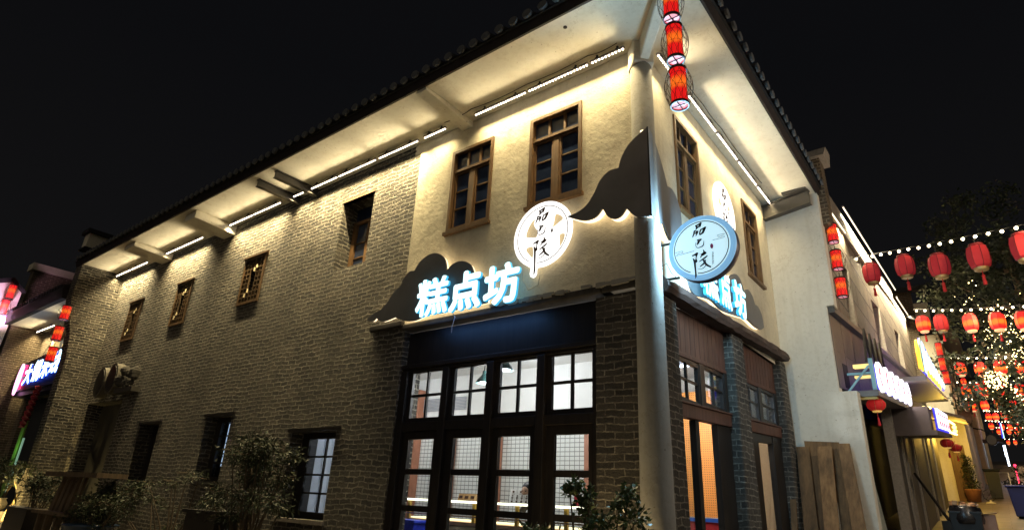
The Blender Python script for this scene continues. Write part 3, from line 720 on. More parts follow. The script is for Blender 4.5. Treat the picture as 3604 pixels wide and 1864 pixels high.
# counter with lit edge
CT = thing('display_counter', 'long glass display counter with a lit top edge behind the shop doors', 'counter', (-3, 1.5, FL))
mb = MB(); mb.box(-5.0, -1.2, 1.2, 1.75, 1.49, 1.52); mb.build('counter_top', simple('counter top', (.6, .58, .52), .3), CT)
mb = MB(); mb.box(-5.0, -1.2, 1.185, 1.2, 1.485, 1.515); mb.build('light_edge', emis('counter light edge', (1, .9, .6), 2.5), CT)
mb = MB(); mb.box(-5.0, -1.2, 1.22, 1.7, FL, 1.16); mb.build('counter_base', simple('cream tile base', (.6, .52, .36), .5), CT)
mb = MB()
for x in (-4.9, -4.2, -3.52, -2.72, -2.5, -1.9, -1.3): mb.box(x, x + .05, 1.21, 1.25, 1.22, 1.49)
mb.build('counter_post', simple('yellow wood', (.6, .4, .08), .5), CT)
mb = MB(); mb.box(-5.0, -1.2, 1.2, 1.72, 1.17, 1.22); mb.box(-5.0, -1.2, 1.19, 1.2, 1.29, 1.31); mb.build('counter_shelf', simple('pink brown tile', (.5, .33, .24), .6), CT)
mb = MB(); mb.box(-4.9, -1.3, 1.3, 1.6, 1.23, 1.25); mb.build('shelf_light', emis('shelf light', (1, .85, .45), 1.6), CT)
kb = simple('kraft paper bag', (.5, .3, .12), .7); wb = simple('white paper', (.8, .78, .74), .7)
def goods(name, label, cat, x, w, h, mat, marks, grp, y=1.38, d=.1):
    t = thing(name, label, cat, (x, y, 1.52), grp)
    m_ = MB(); m_.hexa([(x - w / 2, y, 1.521), (x + w / 2, y, 1.521), (x + w / 2, y + d, 1.521), (x - w / 2, y + d, 1.521), (x - w * .47, y + d * .3, 1.52 + h), (x + w * .47, y + d * .3, 1.52 + h), (x + w * .47, y + d * .7, 1.52 + h), (x - w * .47, y + d * .7, 1.52 + h)]); m_.build('body', mat, t)
    if marks:
        m_ = MB()
        for a, b_, c_, d_ in marks: m_.hexa([(x + a * w, y + .3 * d * c_ - .004, 1.52 + c_ * h), (x + b_ * w, y + .3 * d * c_ - .004, 1.52 + c_ * h), (x + b_ * w, y + .3 * d * c_ - .001, 1.52 + c_ * h), (x + a * w, y + .3 * d * c_ - .001, 1.52 + c_ * h), (x + a * w, y + .3 * d * d_ - .004, 1.52 + d_ * h), (x + b_ * w, y + .3 * d * d_ - .004, 1.52 + d_ * h), (x + b_ * w, y + .3 * d * d_ - .001, 1.52 + d_ * h), (x + a * w, y + .3 * d * d_ - .001, 1.52 + d_ * h)])
        m_.build('print', M['ink'], t)
brush = [(-.12, .12, .75, .9), (-.18, -.02, .5, .68), (.04, .18, .5, .68), (-.05, .1, .35, .45), (-.15, .2, .08, .28)]
goods('gift_bag', 'white gift bag with brush marks, left end of the row on the counter', 'bag', -3.0, .13, .19, wb, brush, 'white bags on the counter', 1.5)
goods('gift_bag', 'white gift bag with brush marks, second from the left', 'bag', -2.86, .13, .19, wb, brush, 'white bags on the counter', 1.5)
for i in range(5): goods('gift_box', ('small white printed box %s before the bending person' % ('leftmost in the row', 'second in the row', 'in the middle of the row', 'fourth in the row', 'at the right end of the row')[i]), 'box', -2.86 + i * .085, .08, .12, wb, brush, 'small printed boxes on the counter', 1.3)
for i in range(3): goods('cake_box', 'low brown cake box %s of three behind the second glazed door' % ('at the left', 'in the middle', 'at the right')[i], 'box', -3.93 + i * .12, .11, .1, kb, [(-.3, .3, .3, .7)], 'brown cake boxes on the counter')
goods('price_card', 'upright red price card on the counter behind the fourth glazed door', 'sign', -1.77, .07, .15, simple('red card', (.7, .06, .08), .5), None, None, 1.3, .02)
goods('card_reader', 'black card reader on the counter beside the red card', 'device', -1.66, .12, .06, M['black'], None, None, 1.3, .08)
# blue tub at the left door, low table by the right door
t = thing('blue_tub', 'blue plastic tub with a lid behind the left glazed door', 'tub', (-4.7, 1.1, FL))
m_ = MB(); m_.hexa([(-4.85, .9, FL), (-4.4, .9, FL), (-4.4, 1.15, FL), (-4.85, 1.15, FL), (-4.95, .85, 1.16), (-4.35, .85, 1.16), (-4.35, 1.18, 1.16), (-4.95, 1.18, 1.16)]); m_.build('tub_body', simple('blue plastic', (.02, .04, .5), .4), t)
m_ = MB(); m_.box(-4.97, -4.33, .84, 1.19, 1.16, 1.21); m_.build('lid', simple('blue lid', (.03, .06, .6), .35), t, bevel=.015)
t = thing('display_table', 'table with a blue edge and red cloth inside the open right door', 'table', (-1, 3.6, FL))
m_ = MB(); m_.box(-1.5, -.55, 3.3, 4.3, 1.43, 1.46); m_.build('table_top', simple('pale table top', (.6, .5, .4), .3), t)
m_ = MB(); m_.box(-1.51, -.54, 3.28, 3.3, 1.4, 1.45); m_.build('table_edge', simple('blue edge', (.03, .15, .7), .4), t)
m_ = MB(); m_.box(-1.49, -.56, 3.31, 4.29, FL + .01, 1.43); m_.build('table_cloth', simple('red cloth', (.5, .02, .03), .8), t)
# person bending over the counter
PX, PY = -2.62, 1.72
PER = thing('person', 'dark haired person in a dark top bending over the counter behind the small boxes', 'person', (PX, PY, FL))
me = bpy.data.meshes.new('body'); bm = bmesh.new()
J = [((0, 0, .9), .15), ((0, -.02, 1.08), .14), ((0, -.08, 1.24), .15), ((-.02, -.15, 1.34), .09), ((-.04, -.2, 1.39), .06), ((-.05, -.25, 1.43), .085), ((-.05, -.3, 1.42), .07),
     ((.17, -.09, 1.29), .065), ((.24, -.18, 1.12), .045), ((.16, -.36, 1.1), .035), ((.12, -.43, 1.12), .03), ((-.17, -.09, 1.29), .065), ((-.26, -.17, 1.12), .045), ((-.2, -.36, 1.1), .035), ((-.16, -.43, 1.12), .03),
     ((.1, 0, .8), .1), ((.11, -.02, .46), .07), ((.11, .01, .1), .05), ((.11, -.1, .04), .04), ((-.1, 0, .8), .1), ((-.11, -.02, .46), .07), ((-.11, .01, .1), .05), ((-.11, -.1, .04), .04)]
V = [bm.verts.new((PX + p[0], PY + p[1], FL + p[2])) for p, r in J]
for a, b_ in ((0, 1), (1, 2), (2, 3), (3, 4), (4, 5), (5, 6), (2, 7), (7, 8), (8, 9), (9, 10), (2, 11), (11, 12), (12, 13), (13, 14), (0, 15), (15, 16), (16, 17), (17, 18), (0, 19), (19, 20), (20, 21), (21, 22)): bm.edges.new((V[a], V[b_]))
bm.to_mesh(me); bm.free()
o = bpy.data.objects.new('body', me); COL.objects.link(o); put(o, simple('dark shop clothing', (.04, .035, .04), .8), PER)
sk = o.modifiers.new('skin', 'SKIN')
for v, (p, r) in zip(me.skin_vertices[0].data, J): v.radius = (r, r)
me.skin_vertices[0].data[0].use_root = True
s_ = o.modifiers.new('sub', 'SUBSURF'); s_.levels = 1; s_.render_levels = 2
skin = simple('skin', (.5, .3, .2), .5)
m_ = MB(); m_.ball((PX - .05, PY - .31, FL + 1.42), .082, 14, 10, 1.2); m_.ball((PX - .05, PY - .395, FL + 1.39), .016, 6, 4); m_.build('face', skin, PER, True)
m_ = MB()
for s in (-1, 1): m_.ball((PX - .05 + .03 * s, PY - .383, FL + 1.425), .01, 6, 4); m_.ball((PX - .05 + .084 * s, PY - .29, FL + 1.41), .018, 6, 4)
m_.build('eyes', M['black'], PER)
m_ = MB(); m_.ball((PX - .045, PY - .275, FL + 1.455), .1, 16, 10, 1.08); m_.ball((PX - .04, PY - .19, FL + 1.4), .06, 10, 8); m_.build('hair', simple('black hair', (.01, .008, .008), .5), PER, True)
m_ = MB()
for s in (-1, 1):
    hx_ = PX + (.12 if s > 0 else -.16); m_.ball((hx_, PY - .46, FL + 1.12), .028, 8, 6)
    for k in range(4): m_.tube([(hx_ - .024 + k * .016, PY - .475, FL + 1.125), (hx_ - .026 + k * .017, PY - .52, FL + 1.13), (hx_ - .026 + k * .017, PY - .535 - .006 * (k in (1, 2)), FL + 1.105)], [.008, .0075, .006], 6)
    m_.tube([(hx_ - s * .024, PY - .45, FL + 1.12), (hx_ - s * .045, PY - .49, FL + 1.12)], [.009, .007], 6)
m_.build('hands', skin, PER, True)

# ------------------------------------------------------------------ signs
# outlines of the brush writing, in units of the sign's ring radius
BR_POLY = {'pin_top': [[(-0.157, 0.898), (-0.094, 0.893), (0.076, 0.96), (0.099, 0.932), (0.054, 0.788), (-0.03, 0.776), (-0.106, 0.717), (-0.149, 0.706), (-0.128, 0.79)], [(-0.081, 0.84), (-0.002, 0.88), (-0.026, 0.826), (-0.074, 0.821)]], 'pin_left': [[(-0.212, 0.688), (-0.16, 0.697), (-0.126, 0.667), (-0.039, 0.645), (-0.065, 0.563), (-0.134, 0.459), (-0.161, 0.465), (-0.124, 0.555), (-0.197, 0.551), (-0.26, 0.434), (-0.286, 0.451), (-0.241, 0.573)], [(-0.174, 0.634), (-0.132, 0.646), (-0.139, 0.603), (-0.182, 0.585)]], 'pin_right': [[(0.026, 0.684), (0.078, 0.693), (0.194, 0.741), (0.254, 0.737), (0.228, 0.655), (0.146, 0.511), (0.02, 0.454), (-0.03, 0.482), (-0.012, 0.583)], [(0.053, 0.633), (0.128, 0.681), (0.102, 0.599), (0.044, 0.514), (0.02, 0.52)]], 'ba': [[(-0.134, 0.305), (-0.082, 0.314), (0.05, 0.309), (0.063, 0.28), (-0.018, 0.212), (-0.053, 0.144), (-0.117, 0.104), (-0.147, 0.122), (-0.111, 0.19), (-0.096, 0.263)], [(-0.06, 0.274), (-0.013, 0.285), (-0.046, 0.245)]], 'ling_left': [[(-0.348, -0.267), (-0.253, -0.233), (-0.147, -0.181), (-0.102, -0.213), (-0.145, -0.3), (-0.188, -0.398), (-0.151, -0.534), (-0.214, -0.574), (-0.251, -0.513), (-0.214, -0.414), (-0.201, -0.32), (-0.236, -0.28), (-0.319, -0.305)]], 'ling_top': [[(0.07, -0.133), (0.109, -0.142), (0.134, -0.212), (0.201, -0.258), (0.178, -0.296), (0.105, -0.344), (0.023, -0.358), (-0.032, -0.431), (-0.043, -0.386), (0.006, -0.312), (-0.053, -0.288), (0.03, -0.263), (0.083, -0.222)]], 'seal': [[(0.45, -0.069), (0.439, -0.115), (0.417, -0.145), (0.388, -0.151), (0.362, -0.132), (0.345, -0.093), (0.341, -0.045), (0.352, 0.001), (0.374, 0.031), (0.403, 0.038), (0.429, 0.019), (0.447, -0.02)]]}
BR_LINE = {'ba_hook': ([(-0.161, 0.213), (-0.179, 0.097), (-0.125, -0.007), (-0.023, -0.011), (0.096, 0.038), (0.135, 0.219)], [0.008, 0.013, 0.017, 0.023, 0.033, 0.006]), 'tail': ([(-0.305, -0.394), (-0.261, -0.511), (-0.252, -0.683), (-0.245, -0.874), (-0.245, -1.021), (-0.268, -1.122)], [0.029, 0.062, 0.054, 0.042, 0.05, 0.021]), 'l1': ([(0.222, -0.38), (0.137, -0.446), (0.013, -0.505), (-0.092, -0.557)], [0.025, 0.046, 0.037, 0.017]), 'l2': ([(0.036, -0.467), (0.104, -0.629), (0.194, -0.753), (0.316, -0.84)], [0.021, 0.058, 0.058, 0.042]), 'l3': ([(0.141, -0.532), (0.083, -0.646), (-0.023, -0.719), (-0.086, -0.759)], [0.033, 0.05, 0.037, 0.013]), 'l4': ([(0.092, -0.521), (0.152, -0.66), (0.092, -0.795), (-0.031, -0.843), (-0.169, -0.805)], [0.01, 0.017, 0.019, 0.015, 0.008]), 'c1': ([(0.442, 0.157), (0.827, 0.172), (0.868, 0.205), (0.843, 0.243), (0.666, 0.233), (0.639, 0.271), (0.652, 0.311), (0.906, 0.303)], [0.008, 0.008, 0.008, 0.008, 0.008, 0.008, 0.008, 0.008]), 'c2': ([(-0.954, -0.036), (-0.698, -0.015), (-0.679, -0.063), (-0.712, -0.089), (-0.872, -0.098), (-0.896, -0.137), (-0.865, -0.154), (-0.244, -0.106)], [0.008, 0.008, 0.008, 0.008, 0.008, 0.008, 0.008, 0.008])}
CUT = [[(-0.271, 0.648), (-0.347, 0.454), (-0.254, 0.242), (-0.193, 0.157), (-0.216, -0.058), (-0.398, -0.045), (-0.681, 0.065), (-0.615, 0.356), (-0.453, 0.588)], [(0.501, 0.607), (0.754, 0.446), (0.793, 0.321), (0.647, 0.244), (0.389, 0.127), (0.432, 0.369)], [(0.669, -0.159), (0.876, -0.198), (0.849, -0.415), (0.691, -0.622), (0.661, -0.37)], [(-0.608, -0.337), (-0.37, -0.379), (-0.341, -0.75), (-0.474, -0.676), (-0.656, -0.43)]]
def mirror(p): return p
def brush_mesh(which, rad, lift, tail=1.0):
    """brush-written characters as thin raised shapes (local XY), union of small slabs at slightly different heights"""
    bm = bmesh.new(); k = 0
    def add(me, dz):
        for v in me.vertices: v.co.z += dz
        bm.from_mesh(me); bpy.data.meshes.remove(me)
    for n, polys in BR_POLY.items():
        if (n == 'seal') != ('seal' in which): continue
        add(curve_mesh([[(x * rad, y * rad) for x, y in p] for p in polys], .002), lift + k * .0004); k += 1
    for n, (pts, w) in BR_LINE.items():
        if 'seal' in which or (n in ('c1', 'c2')) != ('cloud' in which): continue
        P = []
        for (x, y) in pts:
            if n == 'tail' and y < -.5: y = -.5 + (y + .5) * tail
            P.append(Vector((x * rad, y * rad, 0)))
        Wd = [q * rad * (.6 if 'cloud' in which else .62) for q in w]
        fine = []; fw = []
        for i in range(len(P) - 1):
            p0, p1, p2, p3 = P[max(i - 1, 0)], P[i], P[i + 1], P[min(i + 2, len(P) - 1)]
            for j in range(5):
                t = j / 5; fine.append(.5 * (2 * p1 + (p2 - p0) * t + (2 * p0 - 5 * p1 + 4 * p2 - p3) * t * t + (3 * p1 - p0 - 3 * p2 + p3) * t ** 3)); fw.append(Wd[i] * (1 - t) + Wd[i + 1] * t)
        fine.append(P[-1]); fw.append(Wd[-1])
        lo, hi = [], []
        for i, p in enumerate(fine):
            d = (fine[min(i + 1, len(fine) - 1)] - fine[max(i - 1, 0)]).normalized(); nn = Vector((-d.y, d.x, 0))
            lo.append(tuple((p + nn * fw[i])[:2])); hi.append(tuple((p - nn * fw[i])[:2]))
        rings = []
        z = lift + k * .0004; k += 1
        for a, b_ in zip(lo, hi): rings.append([(a[0], a[1], z - .002), (b_[0], b_[1], z - .002), (b_[0], b_[1], z + .002), (a[0], a[1], z + .002)])
        t_ = MB(); t_.rings(rings); me = t_.mesh('s'); bm.from_mesh(me); bpy.data.meshes.remove(me)
    me = bpy.data.meshes.new('brush'); bm.to_mesh(me); bm.free()
    return me

def circ(r, n=72, a0=0, a1=360): return [(r * math.cos(R(a0 + (a1 - a0) * i / n)), r * math.sin(R(a0 + (a1 - a0) * i / n))) for i in range(n)]
def ring_arc(r0, r1, a0, a1, n=60): return [(r1 * math.cos(R(a0 + (a1 - a0) * i / n)), r1 * math.sin(R(a0 + (a1 - a0) * i / n))) for i in range(n + 1)] + [(r0 * math.cos(R(a1 + (a0 - a1) * i / n)), r0 * math.sin(R(a1 + (a0 - a1) * i / n))) for i in range(n + 1)]

def wall_sign(frame, label):
    rr = .408; T = frame @ Matrix.Translation((0, 0, 0)); loc = T.translation
    t = thing('round_wall_sign', label, 'sign', loc, 'backlit round wall signs')
    outer = circ(.472)
    # outline with a droplet for the long brush tail
    drop = [p for p in outer if not (-.2 < p[0] < -.02 and p[1] < 0)]
    i0 = max(i for i, p in enumerate(outer) if p[0] <= -.2 and p[1] < 0)
    seq = outer[:i0 + 1] + [(-.165, -.46), (-.175, -.5), (-.18, -.54), (-.165, -.58), (-.13, -.6), (-.095, -.585), (-.075, -.55), (-.075, -.5), (-.07, -.468)] + [p for p in outer[i0 + 1:] if p[0] > -.02]
    cuts = [spline([(x * rr, y * rr) for x, y in c_], 5) for c_ in CUT]
    me = curve_mesh([seq] + cuts, .012); me.transform(Matrix.Translation((0, 0, .012)))
    idx = [1 if p.normal.z < -.5 else 0 for p in me.polygons]
    o = mesh_obj('acrylic_plate', me, T, M['plaque'], t); o.data.materials.append(M['plaque_back']); o.data.polygons.foreach_set('material_index', idx); o.data.update()
    me = curve_mesh([ring_arc(.402, .412, -100, 240)], .002); me.transform(Matrix.Translation((0, 0, .0245))); mesh_obj('ring', me, T, M['ink'], t)
    mesh_obj('brush_lettering', brush_mesh('main', rr, .026, 1.42), T, M['ink'], t)
    me = curve_mesh([circ(.022, 20)], .002); me.transform(Matrix.Translation((.16, .01, .026)) @ Matrix.Diagonal((.7, 1.3, 1, 1))); mesh_obj('seal', me, T, M['ink'], t)
    return t
wall_sign(frame_left(-1.455, -.085, 4.86), 'glowing white round sign with brush lettering on the left facade below the windows')
wall_sign(frame_right(.06, 2.72, 6.02), 'glowing white round sign with brush lettering on the right facade, seen at a slant')

# projecting round light box on the corner column
PB = thing('projecting_light_box', 'round pale blue light box with dark lettering projecting beside the corner column', 'sign', (.5427, .25, 4.346))
T = frame_left(.5427, .25, 4.346)
m_ = MB(); rings = []
for r, z in ((.39, -.15), (.4, -.13), (.4, -.02), (.392, .004), (.372, .012), (.36, .004), (.345, .01), (.338, .0)): rings.append([tuple(T @ Vector((r * math.cos(2 * PI * k / 64), r * math.sin(2 * PI * k / 64), z))) for k in range(64)])
m_.rings(rings, True, True, False); o = m_.build('box_rim', M['panel_rim'], PB, True); o.data.materials.append(emis('lit acrylic rim', (.28, .6, .95), .5))
for p in o.data.polygons: p.material_index = 1 if (Vector(p.center) - T.translation).dot(Vector((0, -1, 0))) > -.012 else 0
me = curve_mesh([circ(.338)], .004); me.transform(Matrix.Translation((0, 0, -.002))); mesh_obj('light_face', me, T, M['panel'], PB)
me = curve_mesh([ring_arc(.314, .324, -100, 244)], .0015); me.transform(Matrix.Translation((0, 0, .004))); mesh_obj('ring', me, T, M['ink_dark'], PB)
mesh_obj('brush_lettering', brush_mesh('main', .321, .006, 1.06), T, M['ink_dark'], PB)
mesh_obj('cloud_lines', brush_mesh('cloud', .321, .006), T, M['ink_dark'], PB)
mesh_obj('seal', brush_mesh('seal', .321, .006), T, simple('seal red', (.35, .03, .12), .5), PB)
me = text_mesh('PINBALING', .03, .001); me.transform(Matrix.Rotation(R(-92), 4, 'Z')); me.transform(Matrix.Translation((.127, -.165, .004))); mesh_obj('small_lettering', me, T, M['ink_dark'], PB)
for z in (4.5, 4.05):
    m_ = MB(); m_.tube([(.0, .3, z), (.24, .32, z)], .017, 8); m_.box(-.002, .03, .25, .35, z - .05, z + .05); m_.build('bracket', M['steel'], PB)
m_ = MB(); m_.tube([(.02, .3, 4.22), (.1, .29, 4.25), (.15, .3, 4.12), (.2, .3, 4.06)], .004, 5); m_.build('cable', M['black'], PB)
lamp('light_box_glow', 'AREA', (.5427, .2, 4.346), 120, (.4, .75, 1), PB, size=.55, size_y=.55, rot=(R(-90), 0, 0))
lamp('light_box_glow', 'AREA', (.5427, .44, 4.346), 48, (.4, .75, 1), PB, size=.55, size_y=.55, rot=(R(90), 0, 0))

# cloud shaped metal panels
def rim_panel(name, label, outline, frame, front=.06, gap=.0, group=None, mat=None):
    t = thing(name, label, 'sign panel', frame.translation, group)
    me = curve_mesh([outline], .012); me.transform(Matrix.Translation((0, 0, front))); mesh_obj('metal_face', me, frame, mat or M['cloud'], t)
    cx = sum(p[0] for p in outline) / len(outline); cy = sum(p[1] for p in outline) / len(outline)
    ins = []
    n = len(outline)
    area = sum(outline[i][0] * outline[(i + 1) % n][1] - outline[(i + 1) % n][0] * outline[i][1] for i in range(n)); sg = 1 if area > 0 else -1
    for i in range(n):
        a, b_ = Vector(outline[i - 1]), Vector(outline[(i + 1) % n]); d = (b_ - a)
        if d.length < 1e-6: ins.append(outline[i]); continue
        d.normalize(); ins.append((outline[i][0] - d.y * .008 * sg, outline[i][1] + d.x * .008 * sg))
    me = curve_mesh([ins], (front - .014) / 2); me.transform(Matrix.Translation((0, 0, (front - .014) / 2 + .001))); mesh_obj('lit_rim', me, frame, M['rim'], t)
    return t
def chain(*segs):
    out = []
    for s in segs:
        q = spline(s, 6, False) if len(s) > 2 else list(s)
        if out and (Vector(out[-1]) - Vector(q[0])).length < 1e-4: q = q[1:]
        out += q
    if (Vector(out[-1]) - Vector(out[0])).length < 1e-4: out.pop()
    return out
cl = chain([(-4.86, 4.13), (-4.7, 4.1), (-4.62, 4.145)], [(-4.62, 4.145), (-4.5, 4.07), (-4.38, 4.06), (-4.17, 4.09)], [(-4.17, 4.09), (-3.95, 4.0), (-3.7, 3.97), (-3.45, 4.02), (-3.2, 4.0)], [(-3.2, 4.0), (-2.3, 4.02)], [(-2.3, 4.02), (-2.28, 4.25), (-2.4, 4.42), (-2.58, 4.5)], [(-2.58, 4.5), (-2.66, 4.65), (-2.82, 4.74), (-3.0, 4.74), (-3.13, 4.66)], [(-3.13, 4.66), (-3.2, 4.86), (-3.36, 4.98), (-3.55, 5.0), (-3.74, 4.92), (-3.84, 4.79)], [(-3.84, 4.79), (-3.95, 4.8), (-4.06, 4.72), (-4.12, 4.6)], [(-4.12, 4.6), (-4.28, 4.5), (-4.4, 4.36), (-4.55, 4.26), (-4.72, 4.22), (-4.86, 4.13)])
rim_panel('cloud_panel', 'dark cloud shaped panel behind the bright block letters of the left facade', cl, frame_left(0, -.1, 0), .05, group='cloud panels on the facades')
cr = chain([(.92, 4.42), (1.0, 4.22), (1.12, 4.13), (1.3, 4.14)], [(1.3, 4.14), (1.6, 4.2), (1.8, 4.22), (2.1, 4.19), (2.4, 4.22)], [(2.4, 4.22), (2.9, 4.3), (3.3, 4.36), (3.7, 4.34), (4.0, 4.37), (4.2, 4.46)], [(4.2, 4.46), (4.15, 4.66), (3.98, 4.76), (3.82, 4.75)], [(3.82, 4.75), (3.72, 4.87), (3.52, 4.92), (3.3, 4.84)], [(3.3, 4.84), (3.15, 4.98), (2.95, 5.0), (2.7, 4.9), (2.6, 4.78)], [(2.6, 4.78), (2.3, 4.8), (2.0, 4.74), (1.7, 4.8), (1.35, 4.72)], [(1.35, 4.72), (1.1, 4.66), (.95, 4.55), (.92, 4.42)])
rim_panel('cloud_panel', 'cloud shaped panel behind the slanted letters on the right facade', cr, frame_right(.005, 0, 0), .07, group='cloud panels on the facades')
# corner cloud: one thing with two wings meeting on the column
def wing(outline, frame, t, front):
    me = curve_mesh([outline], .012); me.transform(Matrix.Translation((0, 0, front))); mesh_obj('metal_face', me, frame, M['cloud'], t)
    c_ = Vector((sum(p[0] for p in outline) / len(outline), sum(p[1] for p in outline) / len(outline)))
    me = curve_mesh([[tuple(c_ + (Vector(p) - c_) * .985) for p in outline]], (front - .014) / 2); me.transform(Matrix.Translation((0, 0, (front - .014) / 2))); mesh_obj('lit_rim', me, frame, M['rim'], t)
CC = thing('corner_cloud', 'large dark cloud shaped metal panel folded around the building corner', 'sign panel', (.1, -.15, 5))
ca = chain([(.13, 5.9), (.13, 4.68)], [(.13, 4.68), (-.02, 4.7), (-.1, 4.76), (-.175, 4.86)], [(-.175, 4.86), (-.25, 4.78), (-.34, 4.765), (-.43, 4.82), (-.5, 4.95)], [(-.5, 4.95), (-.6, 4.86), (-.75, 4.85), (-.9, 4.91), (-1.02, 4.975)], [(-1.02, 4.975), (-.85, 5.0), (-.72, 5.07), (-.62, 5.2), (-.53, 5.36), (-.4, 5.45), (-.27, 5.45)], [(-.27, 5.45), (-.22, 5.6), (-.1, 5.76), (.13, 5.9)])
wing(ca, frame_left(0, -.06, 0), CC, .1)
cb_ = chain([(-.17, 5.9), (.02, 5.82), (.18, 5.68), (.33, 5.5), (.42, 5.36)], [(.42, 5.36), (.6, 5.4), (.78, 5.34), (.9, 5.18), (.9, 5.0)], [(.9, 5.0), (.75, 4.85), (.6, 4.68), (.42, 4.6)], [(.42, 4.6), (.3, 4.66), (.2, 4.76)], [(.2, 4.76), (.1, 4.68), (0, 4.67), (-.17, 4.7)], [(-.17, 4.7), (-.17, 5.9)])
wing(cb_, Matrix.Translation((.035, -.16, 0)) @ Matrix.Rotation(R(4), 4, 'Z') @ frame_right(0, .16, 0), CC, .1)
m_ = MB(); m_.box(.131, .146, -.176, -.162, 4.68, 5.9); m_.build('edge_strip', M['black'], CC)

# block letters
def letters(chars, boxes, frame, label, depth=.02, bold=.036, faces=None, side=None, name='letter_sign', group=None):
    t = thing(name, label, 'sign', frame @ Vector((boxes[0][0], boxes[0][2], 0)), group)
    for ch, (a, b_, c_, d_) in zip(chars, boxes):
        base = text_mesh(ch, 1, .5, 0); bmc = bmesh.new(); rb = bold * (.8 if ch == '糕' else 1.15)
        for q in range(9):
            cp = base.copy(); dx, dy = (0, 0) if q == 8 else (rb * math.cos(q * PI / 4), rb * math.sin(q * PI / 4))
            for v in cp.vertices: v.co.x += dx; v.co.y += dy; v.co.z *= 1 + .004 * q
            bmc.from_mesh(cp); bpy.data.meshes.remove(cp)
        me = bpy.data.meshes.new('letter'); bmc.to_mesh(me); bmc.free()
        xs = [v.co.x for v in me.vertices]; ys = [v.co.y for v in me.vertices]
        sx = (b_ - a) / (max(xs) - min(xs)); sy = (d_ - c_) / (max(ys) - min(ys)); cx = (max(xs) + min(xs)) / 2; cy = (max(ys) + min(ys)) / 2
        for v in me.vertices: v.co = ((v.co.x - cx) * sx + (a + b_) / 2, (v.co.y - cy) * sy + (c_ + d_) / 2, v.co.z * 2 * depth)
        me.update()
        idx = [0 if p.normal.z > .5 else 1 for p in me.polygons]
        o = mesh_obj('letter', me, frame, faces or M['cyan'], t); o.data.materials.append(side or M['cyan_side'])
        o.data.polygons.foreach_set('material_index', idx); o.data.update()
    return t
letters('糕点坊', [(-3.62, -2.96, 3.96, 4.54), (-2.94, -2.34, 3.94, 4.52), (-2.3, -1.69, 3.92, 4.5)], frame_left(0, -.235, 0), 'bright blue white block letters over the left shop front, in front of the dark cloud', group='bakery letter signs')
lamp('letter_glow', 'AREA', (-2.65, -.24, 3.9), 2.2, (.18, .4, 1), bpy.data.objects['letter_sign'], size=1.8, size_y=.06, rot=(R(28), 0, 0))
letters('糕点坊', [(1.1, 1.66, 4.12, 4.66), (1.76, 2.18, 4.14, 4.7), (2.3, 2.84, 4.18, 4.72)], frame_right(.21, 0, 0), 'bright block letters on the right facade, partly hidden by the round light box', group='bakery letter signs')
m_ = MB(); m_.tube([(-2.9, -.2, 3.96), (-2.88, -.16, 3.9), (-2.96, -.12, 3.78), (-2.98, -.1, 3.7)], .006, 5); tag(m_.build('sign_cable', simple('grey cable', (.3, .3, .32), .5)), 'short pale cable hanging below the blue white letters of the left facade', 'cable')
m_ = MB(); m_.tube([(-1.8, -.05, 4.55), (-1.82, -.03, 4.3), (-1.72, -.02, 4.14), (-1.55, -.03, 4.18), (-1.5, -.06, 4.3)], .006, 5); tag(m_.build('sign_cable', simple('pale cable', (.45, .42, .36), .5)), 'thin cable looping on the plaster between the letters and the round wall sign', 'cable')

# ------------------------------------------------------------------ LED strips under the eaves
LEDK = 16.5          # watts per metre
def strip(ax, pos, a, b_, label, z=ZS, k=1.0):
    """strip light along x (ax 'x', at y=pos) or along y (at x=pos)"""
    P = (lambda u, v, w: (u, pos + v, w)) if ax == 'x' else (lambda u, v, w: (pos - v, u, w))
    if ax == 'y': k *= .6
    elif a < -4.5: k *= 3.2
    t = thing('light_strip', label, 'light', P((a + b_) / 2, 0, z), 'light strips under the eaves')
    def bx(m_, u0, u1, v0, v1, z0, z1): p, q = P(u0, v0, z0), P(u1, v1, z1); m_.box(min(p[0], q[0]), max(p[0], q[0]), min(p[1], q[1]), max(p[1], q[1]), z0, z1)
    m_ = MB(); bx(m_, a, b_, -.022, .022, z - .085, z - .05); m_.build('housing', M['alu'], t)
    m_ = MB(); n = max(4, int((b_ - a) / .05))
    for i in range(n):
        u = a + (b_ - a) * (i + .5) / n; c_ = P(u, 0, z - .088)
        m_.lathe([(.004, -.014), (.01, -.01), (.013, -.002), (.013, .002)], 8, c_)
    m_.build('led_row', M['led'], t, True)
    for u in (a + (b_ - a) * .2, a + (b_ - a) * .8): m_ = MB(); bx(m_, u - .012, u + .012, -.012, .012, z - .05, z - .001); bx(m_, u - .02, u + .02, -.03, .03, z - .062, z - .049); m_.build('bracket', M['black'], t)
    if ax == 'x':
        lamp('strip_light', 'AREA', P((a + b_) / 2, 0, z - .1), LEDK * (b_ - a) * k, (1, .79, .42), t, size=b_ - a, size_y=.03, rot=(R(8), 0, 0), spread=110)
    else:
        o = lamp('strip_light', 'AREA', P((a + b_) / 2, 0, z - .1), LEDK * (b_ - a) * k, (1, .79, .43), t, size=.03, size_y=b_ - a, rot=(0, R(8), 0), spread=110)
    q = P((a + b_) / 2, -.03, z - .1)      # second lamp added per strip to brighten the soffit
    if ax == 'x': lamp('soffit_fill', 'AREA', q, LEDK * .16 * (b_ - a) * min(k, 1.5), (1, .82, .5), t, size=b_ - a, size_y=.02, rot=(R(-92), 0, 0), spread=62)
    else: lamp('soffit_fill', 'AREA', q, LEDK * .36 * (b_ - a) * k, (1, .85, .58), t, size=.02, size_y=b_ - a, rot=(0, R(-92), 0), spread=62)
    return t
